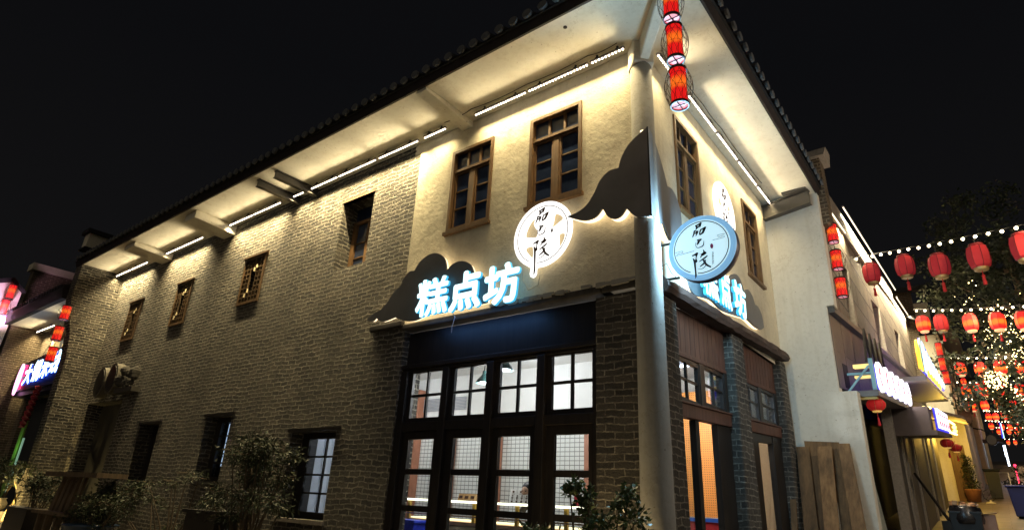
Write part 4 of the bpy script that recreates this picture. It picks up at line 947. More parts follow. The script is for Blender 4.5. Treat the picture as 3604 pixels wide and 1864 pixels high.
where = ['first light strip from the far left end of the left eave', 'second light strip from the far left end of the left eave', 'third light strip from the far left, alone between two beams', 'fourth light strip from the far left, left of the paired steel beams', 'fifth light strip from the far left, touching the nearer of its beams', 'short light strip between the paired dark steel beams', 'light strip just right of the paired dark steel beams', 'light strip above the right part of the recessed brick wall window', 'light strip left of the plaster edge on the left eave', 'light strip over the seam of brick and plaster', 'short light strip ending at the beam over the plaster', 'light strip right of the beam, above the first upstairs window', 'long light strip above the second upstairs window', 'short light strip next to the corner column on the left eave']
for (a, b_), lb in zip([(-17.0, -15.98), (-15.91, -14.86), (-13.7, -11.7), (-10.42, -9.42), (-9.37, -8.3), (-7.83, -7.36), (-7.2, -6.35), (-6.3, -5.2), (-5.12, -4.09), (-4.05, -3.98), (-3.94, -3.43), (-2.79, -1.77), (-1.73, -.69), (-.65, -.13)], where):
    if b_ - a < .1: continue
    strip('x', -.2, a, b_, lb)
for (a, b_), lb in zip([(.16, .64), (1.21, 2.31), (2.38, 3.33), (3.4, 4.38), (4.45, 5.3)], ['short light strip next to the corner column on the right eave', 'light strip behind the corner lanterns on the right eave', 'light strip above the slanted round sign', 'light strip between the two upstairs windows of the right facade', 'last light strip of the right eave by the white wing wall']):
    strip('y', .18, a, b_, lb)

# ------------------------------------------------------------------ the shop row along the climbing street
def NP(u, off, z): return (.95 + off - .00264 * u, 5.5 + u, z + SL * u)
def nbox(mb, u0, u1, o0, o1, z0, z1):
    mb.hexa([NP(u0, o0, z0), NP(u0, o1, z0), NP(u1, o1, z0), NP(u1, o0, z0), NP(u0, o0, z1), NP(u0, o1, z1), NP(u1, o1, z1), NP(u1, o0, z1)]); return mb
SB = thing('stone_shop_row', 'two storey stone faced shop row with dark pillars beyond the white wing wall', 'building', NP(.2, 0, .5))
OF = -.08
holes = [(2.25, 3.2, 5.1, 6.5), (6.5, 8.0, 5.2, 6.5), (11.2, 12.6, 5.1, 6.4)]
mb = MB(); us = sorted({.2, 17.2, *[q for h in holes for q in h[:2]]}); zs = sorted({5.0, 7.5, *[q for h in holes for q in h[2:]]})
for a, b_ in zip(us, us[1:]):
    for c_, d_ in zip(zs, zs[1:]):
        if any(h[0] < (a + b_) / 2 < h[1] and h[2] < (c_ + d_) / 2 < h[3] for h in holes): continue
        nbox(mb, a, b_, OF - .3, OF, c_, d_)
mb.build('stone_wall', M['stone'], SB)
mb = MB(); nbox(mb, .2, 12.6, OF - .3, OF + .04, 7.502, 8.05); nbox(mb, 12.6, 17.2, OF - .3, OF + .02, 7.502, 7.8); mb.build('parapet', M['strip_stone'], SB)
for h, mt, lb in zip(holes, (M['reveal'], M['redwood'], M['reveal']), ('dark window opening', 'red brown shuttered window', None)):
    m_ = MB(); nbox(m_, h[0], h[1], OF - .25, OF - .2, h[2], h[3]); o = m_.build('window', mt, SB)
    if lb: o['label'] = lb
    m_ = MB(); nbox(m_, h[1] - .16, h[1], OF - .2, OF + .015, h[2], h[3]); nbox(m_, h[0], h[1], OF - .19, OF + .02, h[2] - .08, h[2] - .002); m_.build('window_trim', M['strip_stone'], o)
mb = MB(); nbox(mb, 0, 17.2, OF - .5, OF + .0, 3.62, 4.95); nbox(mb, 0, 17.2, OF - .4, OF + .1, 4.952, 5.06); mb.build('stone_band', M['stone_dark'], SB)
mb = MB()
for u in (1.0, 2.1, 3.6, 5.2, 7.2, 9.5, 12.5): nbox(mb, u, u + .02, OF - .01, OF + .003, 3.65, 4.94)
nbox(mb, 0, 17, OF - .01, OF + .004, 4.28, 4.3)
mb.build('band_joint', M['black'], SB)
m_ = MB(); nbox(m_, .55, 1.0, OF - .02, OF + .006, 3.66, 4.1); m_.build('band_opening', M['reveal'], SB)
mb = MB(); nbox(mb, .25, 17.2, -1.4, -1.2, .4, 3.62); nbox(mb, .25, 17.2, -1.2, -.5, 3.3, 3.6); mb.build('shop_interior', M['reveal'], SB)
for u0, u1 in ((4.6, 5.55), (6.3, 7.9), (8.7, 11.4), (13, 14.5), (15.5, 17.2)): mb = MB(); nbox(mb, u0, u1, -.1, .08, .3, 3.62); mb.build('dark_pillar', M['stone_dark'], SB)
for u0, u1 in ((4.45, 4.6), (5.55, 5.7), (6.15, 6.3), (7.9, 8.1), (11.4, 11.7), (14.5, 14.8)): mb = MB(); nbox(mb, u0, u1, -.08, .12, .3, 3.62); mb.build('pillar_trim', M['strip_stone'], SB)
mb = MB(); nbox(mb, 2.6, 4.6, -.5, -.46, .4, 3.3); mb.build('roller_shutter', M['rolling'], SB)
t = thing('leaning_board', 'torn greenish grey board leaning inside the first bay of the stone shop row', 'board', NP(1, -.3, .55))
m_ = MB(); pts = [(.35, .5), (1.9, .5), (1.95, 1.2), (1.8, 1.9), (1.88, 2.3), (1.6, 2.62), (1.2, 2.7), (.4, 2.72)]
m_.rings([[NP(u + .5, -.2 + .15 * (2.7 - z) / 2.2, z) for u, z in pts], [NP(u + .5, -.17 + .15 * (2.7 - z) / 2.2, z) for u, z in pts]]); m_.build('board', simple('grey green board', (.34, .38, .34), .7, 0, .25, 3), t)

def nstrip(u0, u1, off, z, lb, k):
    t = thing('light_strip', lb, 'light', NP((u0 + u1) / 2, off, z), 'light strips under the eaves')
    m_ = MB(); nbox(m_, u0, u1, off, off + .04, z + .02, z + .06); m_.build('housing', M['alu'], t)
    m_ = MB(); nbox(m_, u0, u1, off + .01, off + .03, z + .006, z + .019); m_.build('led_row', M['bulb2'], t)
    a, b_ = Vector(NP(u0, off + .03, z - .02)), Vector(NP(u1, off + .03, z - .02))
    lamp('strip_light', 'AREA', (a + b_) / 2, k * (u1 - u0), (1, .85, .55), t, size=.04, size_y=(b_ - a).length, rot=(math.atan(SL), R(18), 0), spread=150)
nstrip(2.9, 12.6, .06, 8.0, 'long light strip along the parapet of the stone shop row', 85)
nstrip(12.7, 17.1, .04, 7.74, 'farther light strip along the lower parapet of the stone shop row', 85)
nstrip(1.7, 3.3, -.03, 7.48, 'short light strip on the stone wall above the three small lanterns', 45)

# awnings and their signs
AW = thing('canopy', 'flat grey canopy over the first stone shop under the capsule sign', 'canopy', NP(3, .2, 3.5))
m_ = MB(); nbox(m_, .3, 5.7, -.1, .43, 3.47, 3.57); m_.build('canopy_slab', simple('grey canopy metal', (.16, .15, .15), .5, .2), AW)
m_ = MB(); nbox(m_, .32, .5, 0, .4, 3.42, 3.468); m_.build('canopy_edge', simple('yellow edge', (.55, .42, .15), .6), AW)
A2 = thing('canopy', 'long grey canopy higher up under the big blue and yellow sign', 'canopy', NP(9, .4, 4.3))
m_ = MB(); nbox(m_, 5.0, 13.6, .02, .88, 4.1, 4.2); m_.build('canopy_slab', simple('pale canopy metal', (.22, .21, .22), .5, .2), A2)
CS = thing('capsule_sign', 'row of six red and white lit capsules with white characters on the first canopy', 'sign', NP(3, .45, 3.8))
m_ = MB(); nbox(m_, .4, 5.75, .4, .43, 3.6, 4.02); m_.build('blue_glow_plate', emis('blue glow plate', (.03, .02, .9), .4), CS)  # blue glow round the capsules put into an emissive plate
rg = random.Random(9)
redc, whc = emis('red capsule', (.8, .08, .1), .85), emis('white capsule rim', (.93, .88, 1), 1.7)
for i in range(6):
    uc = .75 + i * .9; w = .34
    def cap(s, n=20):
        return [(uc + w * s * max(-1, min(1, 1.25 * math.cos(2 * PI * k / n))), 3.82 + .27 * (s if s == 1 else s * .94) * math.sin(2 * PI * k / n)) for k in range(n)]
    m_ = MB(); m_.rings([[NP(u, .435, z) for u, z in cap(1)], [NP(u, .47, z) for u, z in cap(1)]]); o = m_.build('capsule', whc, CS)
    m_ = MB(); m_.rings([[NP(u, .471, z) for u, z in cap(.66)], [NP(u, .48, z) for u, z in cap(.66)]]); m_.build('capsule_face', redc, o)
    m_ = MB()
    for k in range(5):
        z = 3.72 + k * .05; a = uc + rg.uniform(-.25, -.12); b_ = uc + rg.uniform(.12, .25)
        m_.rings([[NP(a, .481 + k * .001, z - .022), NP(b_, .481 + k * .001, z - .03), NP(b_ - .03, .481 + k * .001, z + .02), NP(a + .05, .481 + k * .001, z + .026)], [NP(a, .486 + k * .001, z - .022), NP(b_, .486 + k * .001, z - .03), NP(b_ - .03, .486 + k * .001, z + .02), NP(a + .05, .486 + k * .001, z + .026)]])
    nbox(m_, uc - .05, uc + .05, .482, .49, 3.66, 3.98)
    m_.build('character', whc, o)
m_ = MB(); nbox(m_, .32, .4, .36, .42, 3.58, 4.12); nbox(m_, .34, .38, .0, .38, 3.85, 3.89); m_.hexa([NP(.3, -.02, 3.58), NP(.36, -.02, 3.58), NP(.36, .02, 3.58), NP(.3, .02, 3.58), NP(.3, .34, 4.0), NP(.36, .34, 4.0), NP(.36, .38, 4.0), NP(.3, .38, 4.0)]); m_.build('sign_frame', simple('pale blue frame', (.25, .5, .62), .5), CS)
m_ = MB(); nbox(m_, .42, .6, .1, .4, 3.98, 4.04); nbox(m_, .42, .6, .1, .4, 3.8, 3.84); m_.build('back_glow', emis('yellow back glow', (1, .75, .25), .9), CS)
lamp('capsule_glow', 'AREA', NP(3, .55, 3.8), 25, (1, .86, .82), CS, size=.4, size_y=5, rot=(0, R(-80), 0))
# blue and yellow sign
BS = thing('blue_yellow_sign', 'big curved sign of pale blue characters with a yellow neon outline', 'sign', NP(8, .9, 4.6))
def nplate(mb, pts, o0, o1): mb.rings([[NP(u, o0, z) for u, z in pts], [NP(u, o1, z) for u, z in pts]]); return mb
cy = emis('pale blue neon', (.5, .9, 1), 1.9); ye = emis('yellow neon', (1, .62, .05), 1.5); bl = emis('deep blue glow', (.03, .03, .8), .8)
m_ = MB(); nplate(m_, [(4.6, 4.3), (5.2, 4.95), (5.9, 5.22), (6.8, 5.2), (8.5, 4.98), (12.6, 4.75), (12.9, 4.4), (9.9, 4.28)], .82, .86); m_.build('blue_glow_plate', bl, BS)  # emissive plate carries the blue glow behind the characters
m_ = MB(); nplate(m_, [(4.4, 4.24), (4.9, 4.9), (5.45, 5.16), (5.5, 5.1), (5.0, 4.86), (4.65, 4.24)], .87, .9); m_.build('teal_side', simple('teal side', (.1, .2, .2), .5), BS)
m_ = MB(); nplate(m_, [(5.0, 4.3), (5.2, 4.8), (5.6, 5.08), (6.1, 5.05), (6.3, 4.7), (6.2, 4.3)], .87, .9)
for i in range(6):
    u = 6.55 + i * 1.02; zt = 4.98 - i * .055; zb = 4.36 + i * .015
    nplate(m_, [(u, zb), (u + .2, zb), (u + .3, zt - .05), (u + .1, zt)], .87, .9)
    nplate(m_, [(u + .42, zb + .06), (u + .75, zb), (u + .8, zt - .16), (u + .5, zt - .1)], .87, .905)
    nplate(m_, [(u, (zt + zb) / 2 - .04), (u + .85, (zt + zb) / 2 - .06), (u + .85, (zt + zb) / 2 + .04), (u, (zt + zb) / 2 + .05)], .872, .91)
m_.build('character', cy, BS)
m_ = MB()
pp = [(3.72, 4.24), (3.78, 4.6), (3.95, 4.86), (4.1, 4.9), (4.3, 4.7), (4.4, 4.24)]
m_.tube([NP(u, .88, z) for u, z in pp], .025, 6)
m_.build('neon_outline', ye, BS)
m_ = MB(); nplate(m_, [(3.85, 4.26), (3.92, 4.6), (4.05, 4.8), (4.2, 4.64), (4.28, 4.26)], .84, .87); m_.build('amber_panel', emis('amber panel', (.75, .36, .02), .6), BS)
m_ = MB()
for i in range(5):
    u = 5.2 + i * .95; nplate(m_, [(u, 4.2), (u + .6, 4.2), (u + .72, 4.3), (u + .1, 4.33)], .9, .93); nplate(m_, [(u + .25, 4.2), (u + .4, 4.2), (u + .45, 4.36), (u + .3, 4.36)], .9, .935)
m_.build('yellow_character', ye, BS)
m_ = MB()
for i in range(8):
    u = 1.8 + i * .35; a, b_ = Vector(NP(u, .15, 4.25 + (i % 2) * .7)), Vector(NP(u + .35, .15, 4.95 - (i % 2) * .7)); m_.tube([a, b_], .025, 5)
m_.build('sign_truss', M['steel'], BS)
lamp('sign_glow', 'AREA', NP(9, .95, 4.5), 30, (.6, .8, 1), BS, size=.5, size_y=7, rot=(0, R(-80), 0))
# bar sign with yellow tubes
VS = thing('bar_sign', 'low sign of white and pink upright bars with yellow neon tubes at its far end', 'sign', NP(8, .9, 3.2))
for i in range(6): u = 5.7 + i * .72; m_ = MB(); nplate(m_, [(u, 3.05), (u + .34, 3.05), (u + .3, 3.5), (u - .02, 3.5)], .88, .92); m_.build('bar_character', whc, VS)
for i in range(6): u = 5.72 + i * .72; m_ = MB(); nplate(m_, [(u, 3.1), (u + .3, 3.1), (u + .3, 3.2), (u, 3.2)], .921, .93); nplate(m_, [(u, 3.34), (u + .3, 3.34), (u + .28, 3.4), (u, 3.4)], .921, .93); m_.build('pink_mark', redc, VS)
m_ = MB(); nbox(m_, 5.5, 10.3, .84, .87, 3.0, 3.5); m_.build('blue_glow_plate', bl, VS)
m_ = MB(); nbox(m_, 4.6, 10.4, .1, .9, 2.88, 2.98); nbox(m_, 4.7, 5.4, .1, .8, 2.98, 3.5); m_.build('sign_box', simple('brown sign box', (.09, .07, .065), .6), VS)
m_ = MB(); m_.tube([NP(10.2, .9, 3.36), NP(13.4, .9, 3.34)], .03, 6); m_.tube([NP(10.2, .9, 3.03), NP(13.6, .9, 3.02)], .03, 6); m_.tube([NP(5.1, .7, 3.5), NP(5.5, .8, 3.5)], .03, 6); m_.build('neon_tube', emis('yellow tube', (1, .8, .25), 5), VS)
m_ = MB()
for z in (3.12, 3.24): m_.ball(NP(13.0, .9, z), .06, 8, 6)
m_.build('yellow_bulb', emis('amber bulb', (1, .7, .1), 6), VS)
lamp('amber_glow', 'POINT', NP(17.3, .75, 3.0), 200, (1, .58, .08), VS, radius=.15)

# farther buildings of the street
FB = thing('cream_building', 'tall cream building with dark beams and a yellow lit corner farther up the street', 'building', NP(20, .5, .5))
m_ = MB(); nbox(m_, 20, 34, -4, 1.0, .3, 3.7); m_.build('lower_wall', M['white'], FB)
m_ = MB(); nbox(m_, 17.4, 34, -4, .86, 3.72, 7.0); m_.build('upper_wall', M['cream'], FB)
m_ = MB()
for u in (19.5, 24.5, 29.5): nbox(m_, u, u + .16, .8, .91, 3.75, 6.9)
for z in (4.5, 5.5): nbox(m_, 17.4, 34, .8, .93, z, z + .14)
m_.build('dark_beam', M['darkwood'], FB)
m_ = MB(); nbox(m_, 19.93, 20, .3, .8, .4, 2.7); m_.build('side_door', M['oak'], FB)
m_ = MB()
for k in range(6):
    a, b_ = k / 6, (k + 1) / 6
    m_.hexa([NP(16.4, -.5 + 2.0 * a, 8.0 - 1.25 * a), NP(16.4, -.5 + 2.0 * b_, 8.0 - 1.25 * b_), NP(35, -.5 + 2.0 * b_, 8.0 - 1.25 * b_), NP(35, -.5 + 2.0 * a, 8.0 - 1.25 * a)] + [NP(16.4, -.5 + 2.0 * a, 8.15 - 1.25 * a), NP(16.4, -.5 + 2.0 * b_, 8.15 - 1.25 * b_), NP(35, -.5 + 2.0 * b_, 8.15 - 1.25 * b_), NP(35, -.5 + 2.0 * a, 8.15 - 1.25 * a)])
m_.build('roof', M['tile'], FB)
# small upturned roof over its corner door
m_ = MB(); prof = [(14.2, 0), (15.5, -.06), (17, -.1), (18.6, -.06), (19.6, .1), (20.2, .38)]
m_.rings([[NP(u, .1, 4.0 + dz), NP(u, 1.2 + (.12 if u > 19 else 0), 3.62 + dz), NP(u, 1.2 + (.12 if u > 19 else 0), 3.52 + dz), NP(u, .1, 3.88 + dz)] for u, dz in prof]); m_.build('corner_roof', M['timber'], FB)
m_ = MB(); m_.tube([NP(20.2, 1.3, 3.95), NP(20.7, 1.35, 4.25), NP(21, 1.36, 4.6)], [.06, .04, .015], 6); m_.build('roof_horn', M['black'], FB)
FG = thing('far_gable', 'dark brick firewall with a pale lit gable rising behind the stone shop row', 'building', NP(17.4, 0, 5))
m_ = MB(); nbox(m_, 17.25, 17.39, -3, .25, 5.0, 8.9); m_.build('gable_brick', M['brick_far'], FG)
m_ = MB(); nbox(m_, 17.24, 17.4, .26, .75, 7.2, 8.35); m_.build('pale_end', M['cream'], FG)
m_ = MB(); nbox(m_, 17.1, 17.5, -3, .85, 8.9, 9.1); m_.build('gable_cap', M['tile'], FG)
F3 = thing('far_building', 'distant shop building with blue white lights at the end of the street', 'building', NP(36, 1, .5))
m_ = MB(); nbox(m_, 36, 70, -3, 1.3, .3, 6.5); m_.build('wall', M['cream'], F3)
m_ = MB(); nbox(m_, 35.5, 70, -3, 1.9, 6.5, 6.8); m_.build('roof', M['tile'], F3)
m_ = MB(); nbox(m_, 34.5, 36, 1.0, 1.25, .4, 4.6); m_.build('corner_pier', simple('orange tan pier', (.5, .33, .2), .8), F3)  # even orange tan base colour
m_ = MB(); nbox(m_, 36.0, 44, 1.3, 2.3, 2.85, 3.05); m_.build('brown_canopy', M['timber'], F3)
NS = thing('neon_sign', 'pale blue neon sign with short upright tubes beneath at the far end of the street', 'sign', NP(37, 1.4, 3))
m_ = MB(); nplate(m_, [(36.2, 3.15), (41, 3.15), (40.6, 3.35), (38.5, 3.6), (37.4, 3.95), (36.2, 4.05)], 2.32, 2.36); m_.build('blue_glow_plate', bl, NS)
m_ = MB(); nplate(m_, [(36.2, 3.15), (40, 3.15), (39.5, 3.3), (37.8, 3.55), (37, 3.9), (36.2, 4.0)], 2.365, 2.4); m_.build('neon_face', cy, NS)
m_ = MB()
for k in range(4): m_.tube([NP(36.5 + k * 1.3, 2.3, 2.7), NP(36.5 + k * 1.3, 2.3, 2.0 - .5 * (k == 0))], .05, 6)
m_.build('neon_tube', emis('cold white tube', (.75, .85, 1), 4), NS)
lamp('neon_glow', 'POINT', NP(38, 2.8, 2.6), 40, (.5, .6, 1), NS, radius=.3)
RS_ = thing('ring_sign', 'round plaque in a dark ring bracket on the pier before the blue neon sign', 'sign', NP(34.6, 1.6, 3.4))
m_ = MB(); c0 = NP(34.4, 1.75, 3.0); m_.rings([[(c0[0] + .28 * math.cos(2 * PI * k / 24), c0[1] + y, c0[2] + .32 * math.sin(2 * PI * k / 24)) for k in range(24)] for y in (-.06, .06)]); m_.build('dark_ring', M['black'], RS_)
m_ = MB(); m_.rings([[(c0[0] + .23 * math.cos(2 * PI * k / 24), c0[1] + y, c0[2] + .27 * math.sin(2 * PI * k / 24)) for k in range(24)] for y in (-.08, -.062)]); m_.build('plaque', M['column'], RS_)
m_ = MB(); m_.tube([NP(34.45, 1.0, 3.7), NP(34.45, 1.4, 3.6), NP(34.45, 1.75, 3.35)], .04, 6); m_.build('bracket', M['black'], RS_)

# ------------------------------------------------------------------ lanterns
hot, mid, deep = (1, .5, .06), (1, .06, .02), (.75, .012, .008)
def lm(name, lo, hi, s, zc, zr): return lantern_mat(name, lo, hi, s, zc, zr)
RED1 = lm('barrel lantern cloth', (.72, .008, .008), (1, .17, .012), .85, .03, .12)
def barrel(name, label, cat, group):
    t = thing(name, label, cat, (0, 0, 0), group); LOCAL.add(t.name)
    m_ = MB(); m_.lathe([(.084, -.2), (.079, -.14), (.077, 0), (.079, .14), (.084, .2)], 24, (0, 0, 0), False); m_.build('shade', RED1, t, True)
    m_ = MB()
    for z in (-.205, .205): m_.lathe([(.078, z - .014), (.09, z - .014), (.09, z + .014), (.078, z + .014)], 24, (0, 0, 0), False)
    for k in range(8): a = 2 * PI * k / 8; m_.tube([(.085 * math.cos(a), .085 * math.sin(a), -.2), (.079 * math.cos(a), .079 * math.sin(a), 0), (.085 * math.cos(a), .085 * math.sin(a), .2)], .0018, 4)
    for z, r in ((.14, .081), (0, .0785)): m_.tube([(r * math.cos(2 * PI * k / 24), r * math.sin(2 * PI * k / 24), z) for k in range(25)], .0018, 4)
    m_.tube([(-.08, 0, -.207), (.08, 0, -.207)], .006, 5); m_.tube([(0, -.08, -.208), (0, .08, -.208)], .006, 5)
    m_.build('hoop_frame', M['black'], t)
    m_ = MB()
    for k in range(12):
        for s in (-1, 1):
            pts = []
            for i in range(9):
                f = i / 8; a = 2 * PI * k / 12 + s * (f - .5) * 1.5; r = .086 + .052 * math.sin(PI * f); pts.append((r * math.cos(a), r * math.sin(a), -.215 + .43 * f))
            m_.tube(pts, .0021, 4)
    m_.build('wire_cage', simple('brown wire', (.06, .045, .02), .5, .4), t)
    m_ = MB(); m_.lathe([(.079, -.198), (.079, -.195)], 24); m_.build('diffuser', emis('pink diffuser', (1, .5, .62), .75), t)
    m_ = MB(); m_.tube([(0, 0, .2), (0, 0, .34)], .006, 5); m_.build('hook', M['black'], t)
    return t
B0 = barrel('cylinder_lantern', 'lowest of the three wire caged red lanterns hanging at the eave corner', 'lantern', 'wire caged lanterns hung in columns')
B0.location = (1.0, -1.3, 5.365)
dup(B0, (.99, -1.3, 5.915), 'middle one of the three wire caged red lanterns at the eave corner')
dup(B0, (.975, -1.3, 6.46), 'topmost lantern at the eave corner, cut by the top of the picture')
for z, n in ((6.62, 'top'), (6.07, 'middle'), (5.52, 'bottom')): dup(B0, (1.075, 5.9, z), '%s wire caged lantern of the column beside the red lit edge of the wing wall' % n, scale=(1.1, 1.1, .88))
for x, z, n in ((-16.6, 5.75, 'top'), (-16.67, 5.18, 'middle'), (-16.6, 4.6, 'bottom')): dup(B0, (x, -1.22, z), '%s lantern of the column before the brick pier at the far left' % n, scale=(1.3, 1.3, .92))
for (x, y, z), n in zip(((1.93, 16.9, 6.72), (1.92, 17.1, 6.28), (1.94, 17.3, 5.9)), ('top', 'middle', 'bottom')): dup(B0, (x, y, z), '%s lantern of the small column on the cream building behind the blue sign' % n)
for (x, y, z), n in zip(((-22.85, -1.38, 7.4), (-22.85, -1.42, 6.85)), ('upper', 'lower')): dup(B0, (x, y, z), '%s lantern on the pink lit wall end at the left picture edge' % n, scale=(1.3, 1.3, 1.2))
for i, (p, q, top, bot) in enumerate((((.98, -1.3), (1.0, -1.3), 6.73, 7.3), ((1.075, 5.9), (1.075, 5.9), 6.86, 7.1))):
    m_ = MB(); m_.tube([(p[0], p[1], top), (p[0], p[1], bot)], .005, 5); tag(m_.build('hanging_wire', M['black']), ('wire holding the lantern column at the eave corner', 'wire holding the lantern column at the wing wall')[i], 'wire')

REDL = lm('lit street lantern cloth', (.72, .012, .01), (1, .2, .015), 1.25, -.03, .15)
REDD = lantern_mat('faint glow lantern cloth', (.22, .014, .02), (.26, .02, .03), .36, 0, .3)  # unlit lanterns get a faint glow put into their cloth colour
gold = simple('gold cap', (.5, .35, .14), .4, .4)
def street_lantern(name, label, mat, lit):
    t = thing(name, label, 'lantern', (0, 0, 0), 'red lanterns hung across the street'); LOCAL.add(t.name)
    m_ = MB(); m_.lathe([(.1, -.2), (.145, -.17), (.165, -.08), (.168, 0), (.165, .08), (.145, .17), (.1, .2)], 8, (0, 0, 0), False); m_.build('shade', mat, t)
    m_ = MB()
    for k in range(8):
        a = 2 * PI * k / 8; m_.tube([(r * math.cos(a), r * math.sin(a), z) for r, z in ((.102, -.2), (.147, -.17), (.168, -.08), (.171, 0), (.168, .08), (.147, .17), (.102, .2))], .004, 4)
    m_.build('rib', simple('dark red rib', (.12, .008, .008), .6), t)
    m_ = MB(); m_.lathe([(.11, .2), (.108, .23), (.09, .235)], 16); m_.build('top_cap', simple('red cap', (.3, .03, .03), .5), t)
    m_ = MB(); m_.lathe([(.08, -.25), (.1, -.24), (.108, -.2)], 16); m_.build('bottom_cap', emis('lit gold rim', (1, .55, .25), .8) if lit else gold, t)
    m_ = MB(); m_.tube([(0, 0, -.25), (0, 0, -.32)], .006, 5); m_.lathe([(.014, -.5), (.03, -.49), (.022, -.36), (.03, -.34), (.012, -.32)], 8); m_.build('tassel', simple('red tassel', (.5, .02, .02), .8), t)
    m_ = MB(); m_.tube([(0, 0, .235), (0, 0, .42)], .005, 5); m_.build('hook', M['black'], t)
    return t
ROWS = [
 ([(1.41, 7.78, 6.36), (2.04, 7.25, 6.21), (2.59, 6.74, 5.93), (3.16, 6.17, 5.78), (3.71, 5.57, 5.61)], 'nearest', (0, 0, 0, 0, 0)),
 ([(1.83, 13.4, 6.66), (2.24, 13.08, 6.54), (2.86, 12.75, 6.38), (3.39, 12.41, 6.25), (3.86, 12.05, 6.11)], 'second', (1, 0, 1, 1, 1)),
 ([(2.31, 19.24, 6.51), (2.85, 18.73, 6.36), (3.35, 18.2, 6.26), (3.85, 17.66, 6.13)], 'third', (1,) * 4),
 ([(2.21, 25.72, 6.86), (2.79, 25.05, 6.71), (3.32, 24.36, 6.59), (3.9, 23.7, 6.45)], 'fourth', (1,) * 4),
 ([(2.21, 31.97, 7.14), (2.7, 31.49, 7.11), (3.23, 31.01, 7.07), (3.75, 30.54, 6.91)], 'fifth', (1,) * 4),
 ([(2.73, 44.41, 8.3), (3.09, 43.47, 8.17), (3.52, 42.52, 8.02), (3.95, 41.6, 7.9)], 'sixth', (1,) * 4),
 ([(2.74, 51.87, 8.64), (3.36, 52.79, 8.68), (3.87, 53.69, 8.77), (4.4, 54.5, 8.85)], 'seventh', (1,) * 4),
 ([(3.19, 65.19, 9.77), (3.91, 66.22, 9.87), (4.49, 67.24, 9.97)], 'eighth', (1,) * 3),
 ([(3.87, 83.15, 10.67), (4.49, 83.14, 10.66)], 'ninth and farthest', (1,) * 2)]
ORD = ('first', 'second', 'third', 'fourth', 'fifth')
LIT = DIM = None
for pts, rn, lit in ROWS:
    for i, (p, l_) in enumerate(zip(pts, lit)):
        lb = '%s red lantern from the left on the %s string, %s' % (ORD[i], rn, 'glowing' if l_ else 'unlit')
        src = LIT if l_ else DIM
        rz = random.uniform(0, .7)
        if src is None:
            s = street_lantern('street_lantern', lb, REDL if l_ else REDD, l_); s.location = p; s.rotation_euler[2] = rz
            if l_: LIT = s
            else: DIM = s
        else: dup(src, p, lb, None, rz)
    # the cable and its bulbs
    a, b_ = Vector(pts[0]), Vector(pts[-1]); d = (b_ - a) / max(1, len(pts) - 1)
    st = a - d * (.55 if rn != 'second' else .3); en = b_ + d * (5.5 if rn == 'nearest' else 1.6)  # nearest string lengthened out of view to help light the wing wall
    t = thing('bulb_string', 'string of small warm bulbs carrying the %s row of red lanterns' % rn, 'string light', st + Vector((0, 0, .4)), 'bulb strings across the street')
    nseg = 24; P = [st + (en - st) * i / nseg + Vector((0, 0, .43 - .12 * math.sin(PI * i / nseg) * .5)) for i in range(nseg + 1)]
    m_ = MB(); m_.tube(P, .008, 5); m_.build('cable', M['black'], t)
    n = int((en - st).length / (.24 if rn in ('nearest', 'second') else .34))
    me = None
    for i in range(n):
        q = st + (en - st) * (i + .3) / n; z = .43 - .12 * math.sin(PI * (i + .3) / n) * .5
        if me is None: k_ = MB(); k_.ball((0, 0, -.04), .026, 10, 6); me = k_.mesh('light_bulb', True); me.materials.append(M['bulb'])
        o = bpy.data.objects.new('light_bulb', me); COL.objects.link(o); o.parent = t; o.location = q + Vector((0, random.uniform(-.02, .02), z)) - Vector(t.location)
    if rn == 'nearest': lamp('street_glow', 'POINT', Vector((5.2, 3.4, 5.2)), 310, (1, .86, .68), t, radius=.6)  # added lamp out of view, brightens the white wing wall
    lamp('street_glow', 'POINT', (st + en) / 2 + Vector((0, 0, .2)), 110 if rn != 'nearest' else 40, (1, .62, .3), t, radius=.4)
# small extra lanterns on the cream building
LR = LIT
dup(LIT, (2.6, 26.9, 7.2), 'small red lantern partly hidden behind the fourth string', scale=(.8, .8, .8)); dup(LIT, (2.18, 26.5, 7.42), 'small red lantern cap above the first lantern of the fourth string', scale=(.6, .6, .6))
# round ribbed lantern under the capsule sign
def round_lantern(label, loc, glow):
    t = thing('round_lantern', label, 'lantern', loc, 'round ribbed lanterns under the canopies')
    m_ = MB(); m_.ball(loc, .15, 16, 10, .78); m_.build('shade', lantern_mat('glossy red shade', (.16, .004, .004), (.3, .01, .01), glow, loc[2], .2), t, True)
    m_ = MB()
    for k in range(8):
        a = 2 * PI * k / 8; m_.tube([(loc[0] + .153 * math.sin(PI * i / 8) * math.cos(a), loc[1] + .153 * math.sin(PI * i / 8) * math.sin(a), loc[2] - .12 * math.cos(PI * i / 8)) for i in range(1, 8)], .003, 4)
    m_.build('rib', gold, t)
    m_ = MB(); m_.lathe([(.07, -.125), (.075, -.105)], 16, loc); m_.lathe([(.06, .105), (.055, .125)], 16, loc); m_.build('gold_cap', emis('gold rim', (1, .6, .15), .4), t)
    m_ = MB(); x, y, z = loc; m_.tube([(x, y, z + .12), (x, y, z + .2)], .005, 5); m_.tube([(x, y, z - .12), (x, y, z - .22)], .004, 5); m_.lathe([(.02, -.36), (.026, -.34), (.012, -.22)], 8, loc); m_.build('tassel', simple('red silk', (.6, .02, .03), .7), t)
round_lantern('glossy round red lantern with gold ribs under the capsule sign canopy', (1.255, 6.3, 3.43), .6)
round_lantern('dark round lantern under the bar sign', tuple(Vector(NP(8.2, .85, 2.72))), .12)
round_lantern('second dark round lantern, hanging lower beyond the bar sign', tuple(Vector(NP(10.6, .92, 2.6))), .08)

